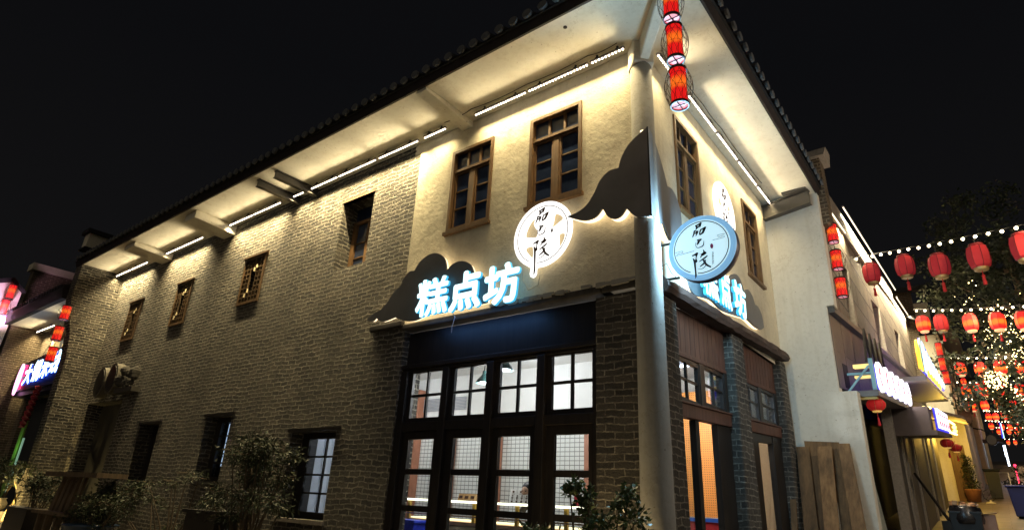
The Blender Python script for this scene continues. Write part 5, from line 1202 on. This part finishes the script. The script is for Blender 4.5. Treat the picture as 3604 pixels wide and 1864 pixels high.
# ------------------------------------------------------------------ left neighbour
LB = thing('left_building', 'low brick building at the far left with lit eaves and dark shop front', 'building', (-20, 0, .5))
m_ = MB(); wall(m_, 'y', 0, .3, -23.1, -17.51, 0, 6.36, [(-22.1, -20.1, 5.45, 6.28), (-22.6, -18.4, .3, 4.0)]); m_.build('brick_wall', M['brick_far'], LB, recalc=False)
m_ = MB(); m_.box(-23.6, -23.1, -1.0, 6, 0, 6.9); m_.build('side_wall', M['brick_far'], LB)
m_ = MB(); m_.hexa([(-23.1, -1.05, 6.36), (-17.52, -1.05, 6.36), (-17.52, 0, 6.36), (-23.1, 0, 6.36), (-23.1, -1.05, 6.44), (-17.52, -1.05, 6.44), (-17.52, 0, 6.44), (-23.1, 0, 6.44)]); m_.build('soffit', M['soffit'], LB)
m_ = MB(); m_.hexa([(-23.6, -1.2, 6.34), (-17.52, -1.2, 6.34), (-17.52, -1.06, 6.34), (-23.6, -1.06, 6.34), (-23.6, -1.25, 6.62), (-17.52, -1.25, 6.62), (-17.52, -1.06, 6.62), (-23.6, -1.06, 6.62)])
m_.hexa([(-23.6, -1.25, 6.62), (-17.52, -1.25, 6.62), (-17.52, 1.8, 7.6), (-23.6, 1.8, 7.6), (-23.6, -1.25, 6.7), (-17.52, -1.25, 6.7), (-17.52, 1.8, 7.7), (-23.6, 1.8, 7.7)])
for i in range(25): m_.tube([(-23.5 + i * .24, -1.28, 6.72), (-23.5 + i * .24, 1.8, 7.72)], .06, 6)
m_.build('roof', M['tile'], LB)
m_ = MB()
for a, b_ in ((-22.1, -21.85), (-20.35, -20.1)): m_.box(a, b_, .02, .2, 5.45, 6.28)
m_.box(-21.85, -20.35, .02, .2, 6.1, 6.28); m_.box(-21.15, -21.05, .1, .18, 5.45, 6.1)
o = m_.build('window', simple('pale window surround', (.6, .5, .3), .7), LB)
m_ = MB(); m_.box(-22.1, -20.1, .2, .25, 5.45, 6.28); m_.build('pane', M['dglass'], o)
m_ = MB(); m_.box(-22.6, -18.4, .28, .32, .3, 4.0); m_.build('shop_front', M['reveal'], LB)
m_ = MB(); m_.box(-22.9, -18.2, -.32, -.003, 4.0, 4.15); m_.hexa([(-23.0, -.4, 4.15), (-18.2, -.4, 4.15), (-18.2, -.3, 4.15), (-23.0, -.3, 4.15), (-23.0, -.4, 5.05), (-18.2, -.4, 5.35), (-18.2, -.3, 5.35), (-23.0, -.3, 5.05)]); m_.build('sign_board', simple('navy sign board', (.012, .014, .04), .4), LB)
for k, (a, b_, y0, y1, z) in enumerate(((-22.9, -21.0, -.3, -.25, 6.36),)): pass
strip('x', -.28, -23.0, -21.2, 'pale light strip under the eave of the low building at the far left', 6.36, .8)
strip('x', -.28, -19.6, -18.6, 'light strip half hidden by lanterns at the far left', 6.36, .8)
letters('大锅米线', [(-21.75, -21.0, 4.28, 4.96), (-20.95, -20.2, 4.32, 5.02), (-20.15, -19.4, 4.36, 5.06), (-19.35, -18.6, 4.44, 5.16)], frame_left(0, -.46, 0), 'bluish white neon characters on the dark sign at the far left', faces=emis('ice white letter', (.6, .88, 1), 3.2), side=emis('blue letter side', (.03, .1, .9), 1.0), name='noodle_sign')
PK = thing('pink_neon', 'upright pink white neon capsule with red bars left of the far left characters', 'sign', (-22.3, -.45, 4.6))
m_ = MB(); m_.prism(arc(-22.45, 4.55, .2, 0, 345, 23, .52), -.46, -.42); m_.build('capsule', emis('pink neon', (1, .42, .8), 2.2), PK)
m_ = MB(); m_.box(-22.1, -21.95, -.45, -.42, 4.62, 4.98); m_.box(-22.1, -21.95, -.45, -.42, 4.2, 4.5); m_.build('red_bar', emis('red neon', (1, .03, .16), 1.6), PK)
lamp('neon_glow', 'AREA', (-20.5, -.6, 4.6), 12, (.4, .6, 1), PK, size=4, size_y=.6, rot=(R(-90), 0, 0))
WE = thing('wing_wall_end', 'pointed white wall end lit pink by neon at the left picture edge', 'wall', (-23.3, -1.6, 3))
m_ = MB(); m_.rings([[(x, y, z) for y, z in ((-2.9, 5.6), (-1.1, 5.6), (-1.05, 7.5), (-1.4, 7.8), (-2.9, 7.2))] for x in (-23.5, -23.1)]); m_.build('wall_end', M['white'], WE)
m_ = MB(); m_.rings([[(x, y, z) for y, z in ((-1.05, 7.52), (-1.4, 7.83), (-2.9, 7.23), (-2.9, 7.33), (-1.4, 7.95), (-.95, 7.55))] for x in (-23.6, -23.0)]); m_.build('coping', M['tile'], WE)
m_ = MB(); m_.box(-23.09, -23.05, -1.45, -1.1, 6.38, 6.62); m_.build('neon_patch', emis('mauve neon', (.75, .3, 1), 3), WE)
m_ = MB(); m_.box(-23.09, -23.045, -1.4, -1.15, 6.42, 6.56); m_.build('neon_character', emis('amber neon', (1, .7, .3), 3), WE)
lamp('pink_glow', 'AREA', (-22.3, -1.5, 6.4), 24, (1, .55, .85), WE, size=.4, size_y=.4, look=(-23.1, -1.45, 6.9), spread=100)
LG = thing('dark_gable', 'dark brick gable with a pale coping rising behind the far left building', 'building', (-23, 3, 5))
m_ = MB(); m_.box(-24.2, -23.8, -.8, 9, 0, 8.6); m_.build('gable_brick', M['brick_far'], LG)
m_ = MB(); m_.box(-24.3, -23.7, -.9, 9, 8.6, 8.85); m_.build('coping', M['cream'], LG)
GS = thing('green_banner', 'narrow green lit post under the far left sign', 'post', (-19.9, -.5, .6))
m_ = MB(); m_.box(-20.0, -19.7, -.5, -.46, .7, 3.1); m_.build('green_post', simple('green plastic', (.16, .3, .05), .5), GS)
m_ = MB(); m_.box(-19.55, -19.5, -.5, -.46, .7, 2.6); m_.build('light_tube', emis('greenish tube', (.4, .7, .5), .3), GS)
RB = thing('red_ribbon', 'twisted dark red ribbon hanging under the far left sign', 'ribbon', (-19.6, -.5, 3))
m_ = MB(); rings = []
for i in range(25):
    z = 4.1 - i * .05; a = i * .7; rings.append([(-19.5 - i * .012 + .1 * math.cos(a + q), -.55 + .1 * math.sin(a + q), z) for q in (0, 2.1, 4.2)])
m_.rings(rings); m_.build('ribbon', simple('dark red cloth', (.28, .02, .03), .6), RB)
lamp('green_glow', 'POINT', (-19.7, -.8, 2.3), 3, (.5, 1, .5), GS, radius=.1)

# ------------------------------------------------------------------ plants
def leafmat(name, a, b_, rough=.45):
    m, nt, b = newmat(name); g = N(nt, 'ShaderNodeNewGeometry')
    L(nt, ramp(nt, g.outputs['Random Per Island'], [(.1, a), (.9, b_)]).outputs[0], b.inputs['Base Color']); b.inputs['Roughness'].default_value = rough
    return m
LEAF = leafmat('glossy green leaves', (.018, .04, .012), (.07, .1, .03), .35)
LEAFB = leafmat('thin olive leaves', (.009, .017, .005), (.027, .04, .01), .6)
LEAFD = leafmat('dark crown leaves', (.008, .016, .006), (.03, .042, .014), .6)
BARK = simple('brown bark', (.07, .05, .03), .9, 0, .3, 20, .6)
def rv(rg): 
    while True:
        v = Vector((rg.uniform(-1, 1), rg.uniform(-1, 1), rg.uniform(-1, 1)))
        if .05 < v.length < 1: return v
def bush(name, label, cat, base, clumps, per, leaf, w, mat, seed, droop=.0, stems=True, group=None):
    rg = random.Random(seed); t = thing(name, label, cat, base, group)
    m_ = MB(); s_ = MB()
    for (x, y, z, r, rz_) in clumps:
        c_ = Vector((x, y, z))
        if stems:
            mid_ = Vector(base) * .5 + c_ * .5 + Vector((rg.uniform(-.08, .08), rg.uniform(-.08, .08), -.05)); s_.tube([Vector(base) + Vector((rg.uniform(-.08, .08), rg.uniform(-.08, .08), 0)), mid_, c_], [.022, .014, .006], 5)
        ntw = max(3, per // 9)
        for k in range(ntw):
            v = rv(rg); tip = c_ + Vector((v.x * r, v.y * r, v.z * rz_)); a = c_ + (tip - c_) * rg.uniform(0, .4)
            if stems and k % 2 == 0: s_.tube([a, tip], [.005, .0025], 4)
            for i in range(9):
                f = rg.random(); p = a + (tip - a) * f + rv(rg) * leaf * .9
                d = (tip - c_).normalized() * .6 + rv(rg); d.z -= droop
                m_.leaf(p, d, rv(rg), leaf * rg.uniform(.7, 1.3), w * rg.uniform(.7, 1.2))
    m_.build('leaves', mat, t, recalc=False)
    if stems: s_.build('stems', BARK, t)
    return t
rg = random.Random(31)
cl_ = [(-.2, -1.0, 1.28, .2, .18), (-.02, -1.05, 1.42, .16, .16), (.12, -1.0, 1.52, .16, .15), (.2, -1.0, 1.62, .1, .1), (.26, -1.02, 1.42, .16, .14), (.36, -1.0, 1.3, .15, .12), (-.24, -1.0, 1.5, .1, .12), (-.2, -1.0, 1.62, .06, .06), (.05, -1.1, 1.2, .28, .2), (.42, -1.05, 1.22, .1, .12), (-.4, -1.0, 1.66, .05, .04), (-.33, -1.0, 1.69, .04, .04), (-.1, -1.0, 1.1, .3, .2), (-.75, -1.05, 1.25, .16, .1), (-.92, -1.05, 1.18, .12, .1), (-.6, -1.05, 1.22, .12, .12), (.4, -1.05, 1.05, .18, .18), (-.5, -1.05, 1.05, .3, .15)]
bush('leafy_shrub', 'leafy green shrub in front of the shop doors and the column foot', 'shrub', (-.05, -1.05, .35), cl_, 126, .055, .016, LEAF, 3)
m_ = MB(); m_.tube([(-.2, -1.0, 1.5), (-.34, -1.0, 1.6), (-.42, -1.0, 1.67)], [.008, .006, .003], 5)
t = thing('planter', 'stone planter holding the leafy shrub before the shop doors', 'planter', (-.2, -1.05, 0)); put(m_.build('twig', BARK), BARK, t)
m_ = MB(); m_.box(-1.2, .5, -1.35, -.8, 0, .55); m_.build('trough', M['strip_stone'], t, bevel=.03)
m_ = MB(); m_.box(-1.15, .45, -1.3, -.85, .551, .57); m_.build('soil', BARK, t)
rg = random.Random(8)
cl_ = [(rg.gauss(-5.75, .42), rg.uniform(-1.4, -.7), rg.uniform(1.1, 2.25), .3, .16) for _ in range(26)]
cl_ = [(x, y, min(z, 2.32 - .55 * abs(x + 5.75)), r, q) for x, y, z, r, q in cl_] + [(-6.4, -.8, 2.08, .22, .05), (-6.7, -.8, 2.06, .18, .04), (-5.1, -.9, 1.95, .2, .1)]
bush('bamboo_shrub', 'tall olive green bamboo like shrub before the small curtained window', 'shrub', (-5.7, -1.0, .3), cl_, 225, .075, .009, LEAFB, 5, .5)
cl_ = [(rg.uniform(-9.4, -6.6), rg.uniform(-1.3, -.8), rg.uniform(.9, 1.75), .3, .1) for _ in range(11)]
bush('bamboo_shrub', 'thin sparse bamboo twigs along the brick wall below the narrow white lit window', 'shrub', (-8, -1.0, .4), cl_, 72, .08, .007, LEAFB, 6, .4)
cl_ = [(rg.gauss(-9.9, .4), rg.uniform(-1.7, -1.2), rg.uniform(.7, 1.45), .32, .2) for _ in range(22)]
bush('round_shrub', 'dense dark rounded shrub in a blue pot beside the wooden stand', 'shrub', (-9.9, -1.5, .45), cl_, 279, .055, .012, LEAFD, 7, .1)
cl_ = [(rg.uniform(-13.9, -12.7), rg.uniform(-1.6, -1.2), rg.uniform(1.0, 1.55), .3, .15) for _ in range(14)]
bush('low_shrub', 'low dark shrubs at the foot of the brick pier at the far left', 'shrub', (-13.3, -1.4, .5), cl_, 108, .07, .014, LEAFD, 9, .1)
cl_ = [(rg.uniform(-18.6, -17.2), rg.uniform(-1.1, -.9), rg.uniform(1.35, 1.9), .3, .2) for _ in range(12)]
bush('low_shrub', 'shrub at the left picture edge under the far left shop front', 'shrub', (-17.9, -1.0, .6), cl_, 108, .08, .016, LEAFB, 10, .1)
t = thing('blue_pot', 'dark blue pot under the dense rounded shrub', 'pot', (-9.9, -1.5, .3)); m_ = MB(); m_.lathe([(.3, 0), (.42, .5), (.44, .52), (.4, .53)], 20, (-9.9, -1.5, .3)); m_.build('pot', simple('dark blue glaze', (.01, .03, .07), .3), t, True)
t = thing('planter_box', 'dark wooden planter box by the brick wall left of the curtained window', 'planter', (-6.6, -1.0, .2))
m_ = MB(); m_.box(-7.1, -6.2, -1.25, -.75, .2, 1.15); m_.box(-7.15, -6.15, -1.3, -.7, 1.151, 1.2); m_.build('box', M['darkwood'], t)
t = thing('planter_box', 'brown planter box with a pale corner at the far left', 'planter', (-13.2, -1.5, .4)); m_ = MB(); m_.box(-13.9, -12.6, -1.75, -1.35, .4, .95); m_.build('box', M['darkwood'], t); m_ = MB(); m_.box(-13.7, -13.35, -1.76, -1.6, .951, .975); m_.build('pale_tray', M['white'], t)
# wooden stand with a top board, curved slats and legs
WS = thing('wooden_stand', 'rough wooden stand with slats and legs in front of the dark side door', 'stand', (-10.9, -1.5, .4))
wm = wood('grey brown board', (.05, .034, .02), (.14, .095, .055), .8, 2, 10)
m_ = MB(); m_.box(-12.2, -9.55, -1.75, -1.25, 1.58, 1.66); m_.build('top_board', wm, WS)
for i, x in enumerate((-12.0, -11.72, -11.5, -11.2, -10.9)):
    m_ = MB(); m_.hexa([(x - .1, -1.55, .95), (x + .1, -1.55, .95), (x + .1, -1.5, .95), (x - .1, -1.5, .95), (x - .06 + .1, -1.5, 1.58), (x + .14, -1.5, 1.58), (x + .14, -1.45, 1.58), (x + .04, -1.45, 1.58)]); m_.build('slat', wm, WS)
m_ = MB(); m_.box(-12.5, -10.5, -1.7, -1.3, .9, .96); m_.build('shelf', wm, WS)
for x in (-12.35, -11.9, -11.4, -10.9, -10.55): m_ = MB(); m_.box(x, x + .09, -1.62, -1.5, .3, .9); m_.build('leg', wm, WS)
# trunk put in place of the pier's lit foot, stone seat at the left edge
t = thing('lit_pier_stand_in', 'small crooked trunk standing in for the yellow lit foot of the brick pier at the left edge', 'tree', (-16.7, -.95, .5))
m_ = MB(); m_.tube([(-16.75, -.98, .5), (-16.65, -.97, .8), (-16.5, -.97, 1.2), (-16.45, -.95, 1.75)], [.1, .085, .07, .03], 9); m_.tube([(-16.52, -.96, 1.2), (-16.85, -1.0, 1.4), (-17.0, -1.0, 1.55)], [.045, .03, .012], 6); m_.build('trunk', simple('pale bark', (.42, .34, .18), .8, 0, .4, 14, .5), t, True)
cl_ = [(-16.6, -1.0, 1.5, .3, .15), (-16.95, -1.0, 1.45, .25, .12), (-16.4, -.9, 1.7, .2, .12)]
m_ = MB(); rg = random.Random(3)
for x, y, z, r, q in cl_:
    for k in range(60): v = rv(rg); m_.leaf(Vector((x + v.x * r, y + v.y * r, z + v.z * q)), rv(rg), rv(rg), .09, .02)
m_.build('crown', LEAFB, t, recalc=False)
t = thing('stone_stool', 'pale carved stone stool lit yellow at the lower left corner', 'stool', (-17.6, -1.1, .5))
m_ = MB(); m_.box(-18.2, -17.0, -1.4, -.9, .5, .72); m_.build('plinth', M['cream'], t, bevel=.03)
m_ = MB(); m_.lathe([(.2, 0), (.28, .08), (.3, .18), (.24, .27), (.27, .3)], 16, (-17.55, -1.15, .722)); m_.build('stool_body', M['cream'], t, True)
t = thing('ground_light', 'small yellow ground spotlight shining on the stand-in trunk and stone stool', 'light', (-16.9, -1.9, .5))
m_ = MB(); m_.lathe([(.06, 0), (.07, .08), (.05, .11)], 14, (-16.9, -1.9, .5)); m_.build('housing', M['black'], t)
m_ = MB(); m_.lathe([(.045, .111), (.04, .12)], 14, (-16.9, -1.9, .5)); m_.build('lens', emis('yellow lens', (1, .75, .3), 6), t)
lamp('ground_spot', 'SPOT', (-16.9, -1.9, .68), 260, (1, .72, .26), t, look=(-16.8, -.95, 1.0), radius=.05, spot=90)
t = thing('ground_light', 'small warm ground spotlight behind the leafy shrub at the column foot', 'light', (-.35, -.45, .1))
m_ = MB(); m_.lathe([(.06, 0), (.07, .1), (.055, .13)], 14, (-.35, -.45, .05)); m_.build('housing', M['black'], t)
m_ = MB(); m_.lathe([(.05, .131), (.045, .14)], 14, (-.35, -.45, .05)); m_.build('lens', emis('warm lens', (1, .75, .4), 5), t)
lamp('ground_spot', 'SPOT', (-.35, -.5, .25), 90, (1, .72, .34), t, look=(-.3, -.1, 2.0), radius=.05, spot=110)

# street tree with fairy lights
TR = thing('street_tree', 'big dark tree wrapped in fairy lights at the right picture edge', 'tree', (5.0, 19.5, 1.9))
m_ = MB(); m_.tube([(5.0, 19.5, 1.8), (4.95, 19.4, 3.5), (4.7, 19.0, 5.5), (4.4, 18.5, 8), (4.2, 18, 11)], [.3, .25, .2, .14, .04], 10)
rg = random.Random(12)
limbs = []
for k in range(9):
    z = 4.5 + k * .7; b0 = Vector((4.7 - .08 * k, 19.1 - .12 * k, z)); a = rg.uniform(0, 2 * PI); e = b0 + Vector((1.9 * math.cos(a), 1.9 * math.sin(a), rg.uniform(.6, 1.6))); m_.tube([b0, b0 * .5 + e * .5 + Vector((0, 0, -.1)), e], [.08, .05, .015], 6); limbs.append((b0, e))
m_.build('trunk', BARK, TR)
m_ = MB()
cl_ = []
for k in range(150):
    v = rv(rg); cl_.append(Vector((4.2 + v.x * 2.7, 18.3 + v.y * 2.3, 8.2 + v.z * 4.2)))
cl_ = [c_ for c_ in cl_ if rg.random() < .9]
for c_ in cl_:
    r = rg.uniform(.3, .6)
    for k in range(95):
        v = rv(rg); m_.leaf(c_ + Vector((v.x * r, v.y * r, v.z * r * .7)), rv(rg), rv(rg), rg.uniform(.1, .2), .045)
m_.build('crown', LEAFD, TR, recalc=False)
m_ = MB()
def fl(p, r=.016): m_.ball(p, r, 5, 3)
for k in range(480):
    f = rg.random() ** .8; c_ = Vector((3.2 + 1.5 * f, 17.3, 8.3 - 3.4 * f)) + Vector((rg.gauss(0, .32), rg.uniform(-.5, .6), rg.gauss(0, .42))); fl(c_, rg.uniform(.011, .022))
for k in range(120): v = rv(rg); fl(Vector((3.15, 17.4, 5.75)) + v * .3, .016)
for k in range(90): f = rg.random(); fl(Vector((3.35 + .9 * f, 17.3, 5.7 - 1.6 * f)) + rv(rg) * .12, .018)
for k in range(60): fl(Vector((rg.uniform(2.6, 4.6), 17.3 + rg.uniform(-.4, .4), rg.uniform(5, 8.6))), .013)
tag(m_.build('fairy_lights', emis('fairy light', (1, .76, .32), 7)), 'tiny warm fairy lights scattered through the big dark tree', 'fairy lights', kind='stuff')

# ------------------------------------------------------------------ loose things
base = [(-.04, .06, 2.70, .02, .1), (.1, .3, 2.64, .2, .42), (.27, .48, 2.72, .36, .55), (.44, .66, 2.63, .5, .7), (.62, .78, 2.62, .72, .9), (.74, .92, 2.68, .92, 1.12)]
names = ['scaffold plank leaning upright nearest to the shop pillar', 'second scaffold plank, leaning with a slant to the right', 'tallest plank at the back of the leaning pile', 'wide plank in front of the middle of the pile', 'narrow plank wedged between the wide plank and the outermost one', 'outermost plank at the right end of the leaning pile']
for i, ((a, b_, zt, c_, d_), n) in enumerate(zip(base, names)):
    yb = 4.5 + (.0, .12, .3, -.02, .14, .05)[i]; yt = 5.3 + (-.03, -.02, .08, -.1, .04, -.05)[i]
    g0 = gz(0, yb); m_ = MB(); th = .035
    m_.hexa([(c_, yb, g0), (d_, yb, g0), (d_, yb + th, g0), (c_, yb + th, g0), (a, yt, zt), (b_, yt, zt), (b_, yt + th, zt), (a, yt + th, zt)]); pt = wood('scaffold plank wood', *[tuple(c_ * (1.0, .8, .6, 1.2, .75, .95)[i] for c_ in q_) for q_ in ((.085, .046, .018), (.23, .135, .06))], .75, 2, 9, .6)
    tag(m_.build('plank', pt, bevel=.006), n, 'plank', 'planks leaning on the white wing wall')
i = 9; m_ = MB(); m_.hexa([(.3, 5.0, gz(0, 5)), (.45, 5.0, gz(0, 5)), (.45, 5.03, gz(0, 5)), (.3, 5.03, gz(0, 5)), (.22, 5.36, 2.74), (.75, 5.36, 2.71), (.75, 5.39, 2.71), (.22, 5.39, 2.74)]); tag(m_.build('plank', M['plank']), 'dark board behind the leaning planks, its top edge showing', 'plank', 'planks leaning on the white wing wall')
gb = gz(2, 9.9)
TB = thing('trash_bin', 'dark overfull trash bin with rubbish on top at the lower right', 'bin', (2.03, 9.9, gb))
m_ = MB(); m_.rings([[(2.03 + w * x, 9.9 + w * y, gb + z) for x, y in ((-1, -1), (1, -1), (1, 1), (-1, 1))] for w, z in ((.22, 0), (.26, .8), (.27, .8), (.27, .84))]); m_.build('bin_body', simple('blue black plastic', (.012, .02, .028), .35), TB, bevel=.02)
m_ = MB(); m_.rings([[(2.03 + w * math.cos(2 * PI * k / 22) * (1 + .05 * math.sin(k * 5)), 9.9 + w * math.sin(2 * PI * k / 22), gb + z + .015 * math.sin(k * 3)) for k in range(22)] for w, z in ((.285, .62), (.3, .7), (.27, .9), (.25, .93))]); m_.build('bag_liner', simple('black bag', (.012, .012, .014), .25, 0, .1, 5, .4), TB, True)
rg = random.Random(77)
for nm, col, n in (('rubbish', (.35, .17, .08), 9), ('rubbish', (.55, .42, .3), 6), ('rubbish', (.12, .08, .05), 6)):
    m_ = MB()
    for k in range(n): x, y = 2.03 + rg.uniform(-.2, .2), 9.9 + rg.uniform(-.2, .2); Mx = Matrix.Translation((x, y, gb + .93 + rg.uniform(0, .06))) @ Matrix.Rotation(rg.uniform(0, 3), 4, 'X') @ Matrix.Rotation(rg.uniform(0, 3), 4, 'Z'); m_.box(-.06, .06, -.04, .04, -.01, .012, Mx)
    m_.build(nm, simple('rubbish %s' % n, col, .8), TB)
t = thing('carton', 'pale pinkish carton standing behind the overfull trash bin', 'box', (2.42, 10.2, gb)); m_ = MB(); m_.box(2.28, 2.5, 10.0, 10.4, gb, gb + .8); m_.build('carton_body', simple('pinkish card', (.3, .2, .16), .8), t); m_ = MB(); m_.hexa([(2.28, 9.9, gb + .8), (2.56, 9.95, gb + .84), (2.5, 10.4, gb + .82), (2.28, 10.4, gb + .801), (2.28, 9.9, gb + .806), (2.56, 9.95, gb + .846), (2.5, 10.4, gb + .826), (2.28, 10.4, gb + .807)]); m_.build('flap', simple('pale card', (.4, .3, .24), .8), t)
gb2 = gz(2.9, 18.8)
t = thing('blue_bin', 'blue plastic wheeled bin with a lid standing in the street', 'bin', (3.05, 18.85, gb2))
m_ = MB(); m_.rings([[(3.1 + w * x, 18.85 + w * y, gb2 + z) for x, y in ((-1, -.8), (1, -.8), (1, .8), (-1, .8))] for w, z in ((.24, .06), (.32, .88))]); m_.build('bin_body', simple('blue bin plastic', (.006, .011, .08), .4), t, bevel=.02)
m_ = MB(); m_.box(2.74, 3.46, 18.54, 19.16, gb2 + .881, gb2 + .94); m_.build('lid', simple('blue bin lid', (.008, .015, .12), .35), t, bevel=.02)
m_ = MB(); m_.tube([(2.9, 19.1, gb2 + .07), (3.3, 19.1, gb2 + .07)], .07, 10); m_.build('wheel', M['black'], t)
gp = gz(1.7, 25.3)
bush('cone_shrub', 'cone shaped dark potted shrub in front of the yellow lit wall', 'shrub', (1.7, 25.2, gp + .4), [(1.7, 25.2, gp + .4 + .2 * k, .42 - .045 * k, .2) for k in range(7)], 135, .09, .02, LEAFD, 14)
t = thing('plant_pot', 'brown pot of the cone shaped shrub', 'pot', (1.7, 25.2, gp)); m_ = MB(); m_.lathe([(.2, 0), (.28, .42), (.3, .45), (.26, .46)], 16, (1.7, 25.2, gp)); m_.build('pot', simple('terracotta', (.3, .13, .06), .7), t, True)
gd = gz(2.3, 27.8)
t = thing('dark_bin', 'tall dark bin with a flared rim against the white pier', 'bin', (2.4, 27.8, gd)); m_ = MB(); m_.rings([[(2.4 + w * x, 27.8 + w * y, gd + z) for x, y in ((-1, -1), (1, -1), (1, 1), (-1, 1))] for w, z in ((.2, 0), (.24, 1.05), (.29, 1.08), (.31, 1.15))]); m_.build('bin_body', simple('dark green bin', (.015, .02, .018), .5), t)
t = thing('broom', 'dark broom handle leaning from the pillar towards the trash bin', 'broom', (1.5, 12, 1.2)); m_ = MB(); m_.tube([NP(5.9, .22, 2.05), NP(5.2, .75, 1.12)], .03, 8); m_.build('handle', M['black'], t); m_ = MB(); m_.box(-.14, .14, -.04, .04, -.2, 0, Matrix.Translation(NP(5.2, .75, 1.12))); m_.build('bristles', M['rolling'], t)
t = thing('small_fan', 'small round standing fan on the ground by the white pier', 'fan', (2.2, 24.7, gz(2, 24.7))); x, y, z = 2.2, 24.7, gz(2, 24.7)
m_ = MB(); m_.tube([(x + .2 * math.cos(2 * PI * k / 20), y, z + .3 + .2 * math.sin(2 * PI * k / 20)) for k in range(21)], .012, 5)
for k in range(6): m_.tube([(x, y, z + .3), (x + .2 * math.cos(k), y, z + .3 + .2 * math.sin(k))], .006, 4)
m_.build('cage', M['black'], t); m_ = MB(); m_.lathe([(.16, 0), (.14, .04), (.03, .06), (.03, .12)], 12, (x, y, z)); m_.build('foot', M['white'], t)
t = thing('folding_sign', 'small pale folding frame in the street beyond the dark bin', 'stand', (2.75, 28.5, gz(2.7, 28.5))); x, y, z = 2.75, 28.5, gz(2.7, 28.5)
m_ = MB()
for dx in (-.2, .2): m_.tube([(x + dx, y - .2, z), (x + dx, y, z + 1.0), (x + dx, y + .25, z)], .018, 5)
m_.tube([(x - .2, y, z + 1.0), (x + .2, y, z + 1.0)], .018, 5); m_.tube([(x - .2, y - .1, z + .5), (x + .2, y - .1, z + .5)], .018, 5); m_.build('frame', simple('pale metal', (.5, .48, .42), .4, .5), t)
m_ = MB(); m_.ball((3.3, 33, gz(3, 33) + 1.2), .06, 10, 8)
m_.tube([(3.3, 33, gz(3, 33)), (3.3, 33, gz(3, 33) + 1.2)], .03, 6); tag(m_.build('red_lamp', emis('red lamp', (1, .04, .1), 3)), 'red lamp low in the dark at the end of the street', 'lamp')
cl_ = [(rg.uniform(2.9, 4.4), rg.uniform(29.5, 31.5), gz(3, 30) + rg.uniform(.2, 1.2), .35, .25) for _ in range(14)]
bush('street_plants', 'dark potted plants at the far end of the street below the neon tubes', 'plant', (3.5, 30.5, gz(3, 30.5)), cl_, 54, .14, .03, LEAFD, 15)
cl_ = [(1.25 + .2 * k, 7.2 + .5 * k, gz(1, 7.5) + .1 + .05 * (k % 2), .2, .12) for k in range(3)]
bush('weed', 'small green weeds at the foot of the first dark bay of the stone row', 'plant', (1.4, 7.5, gz(1, 7.5)), cl_, 90, .08, .02, LEAF, 16, stems=False)
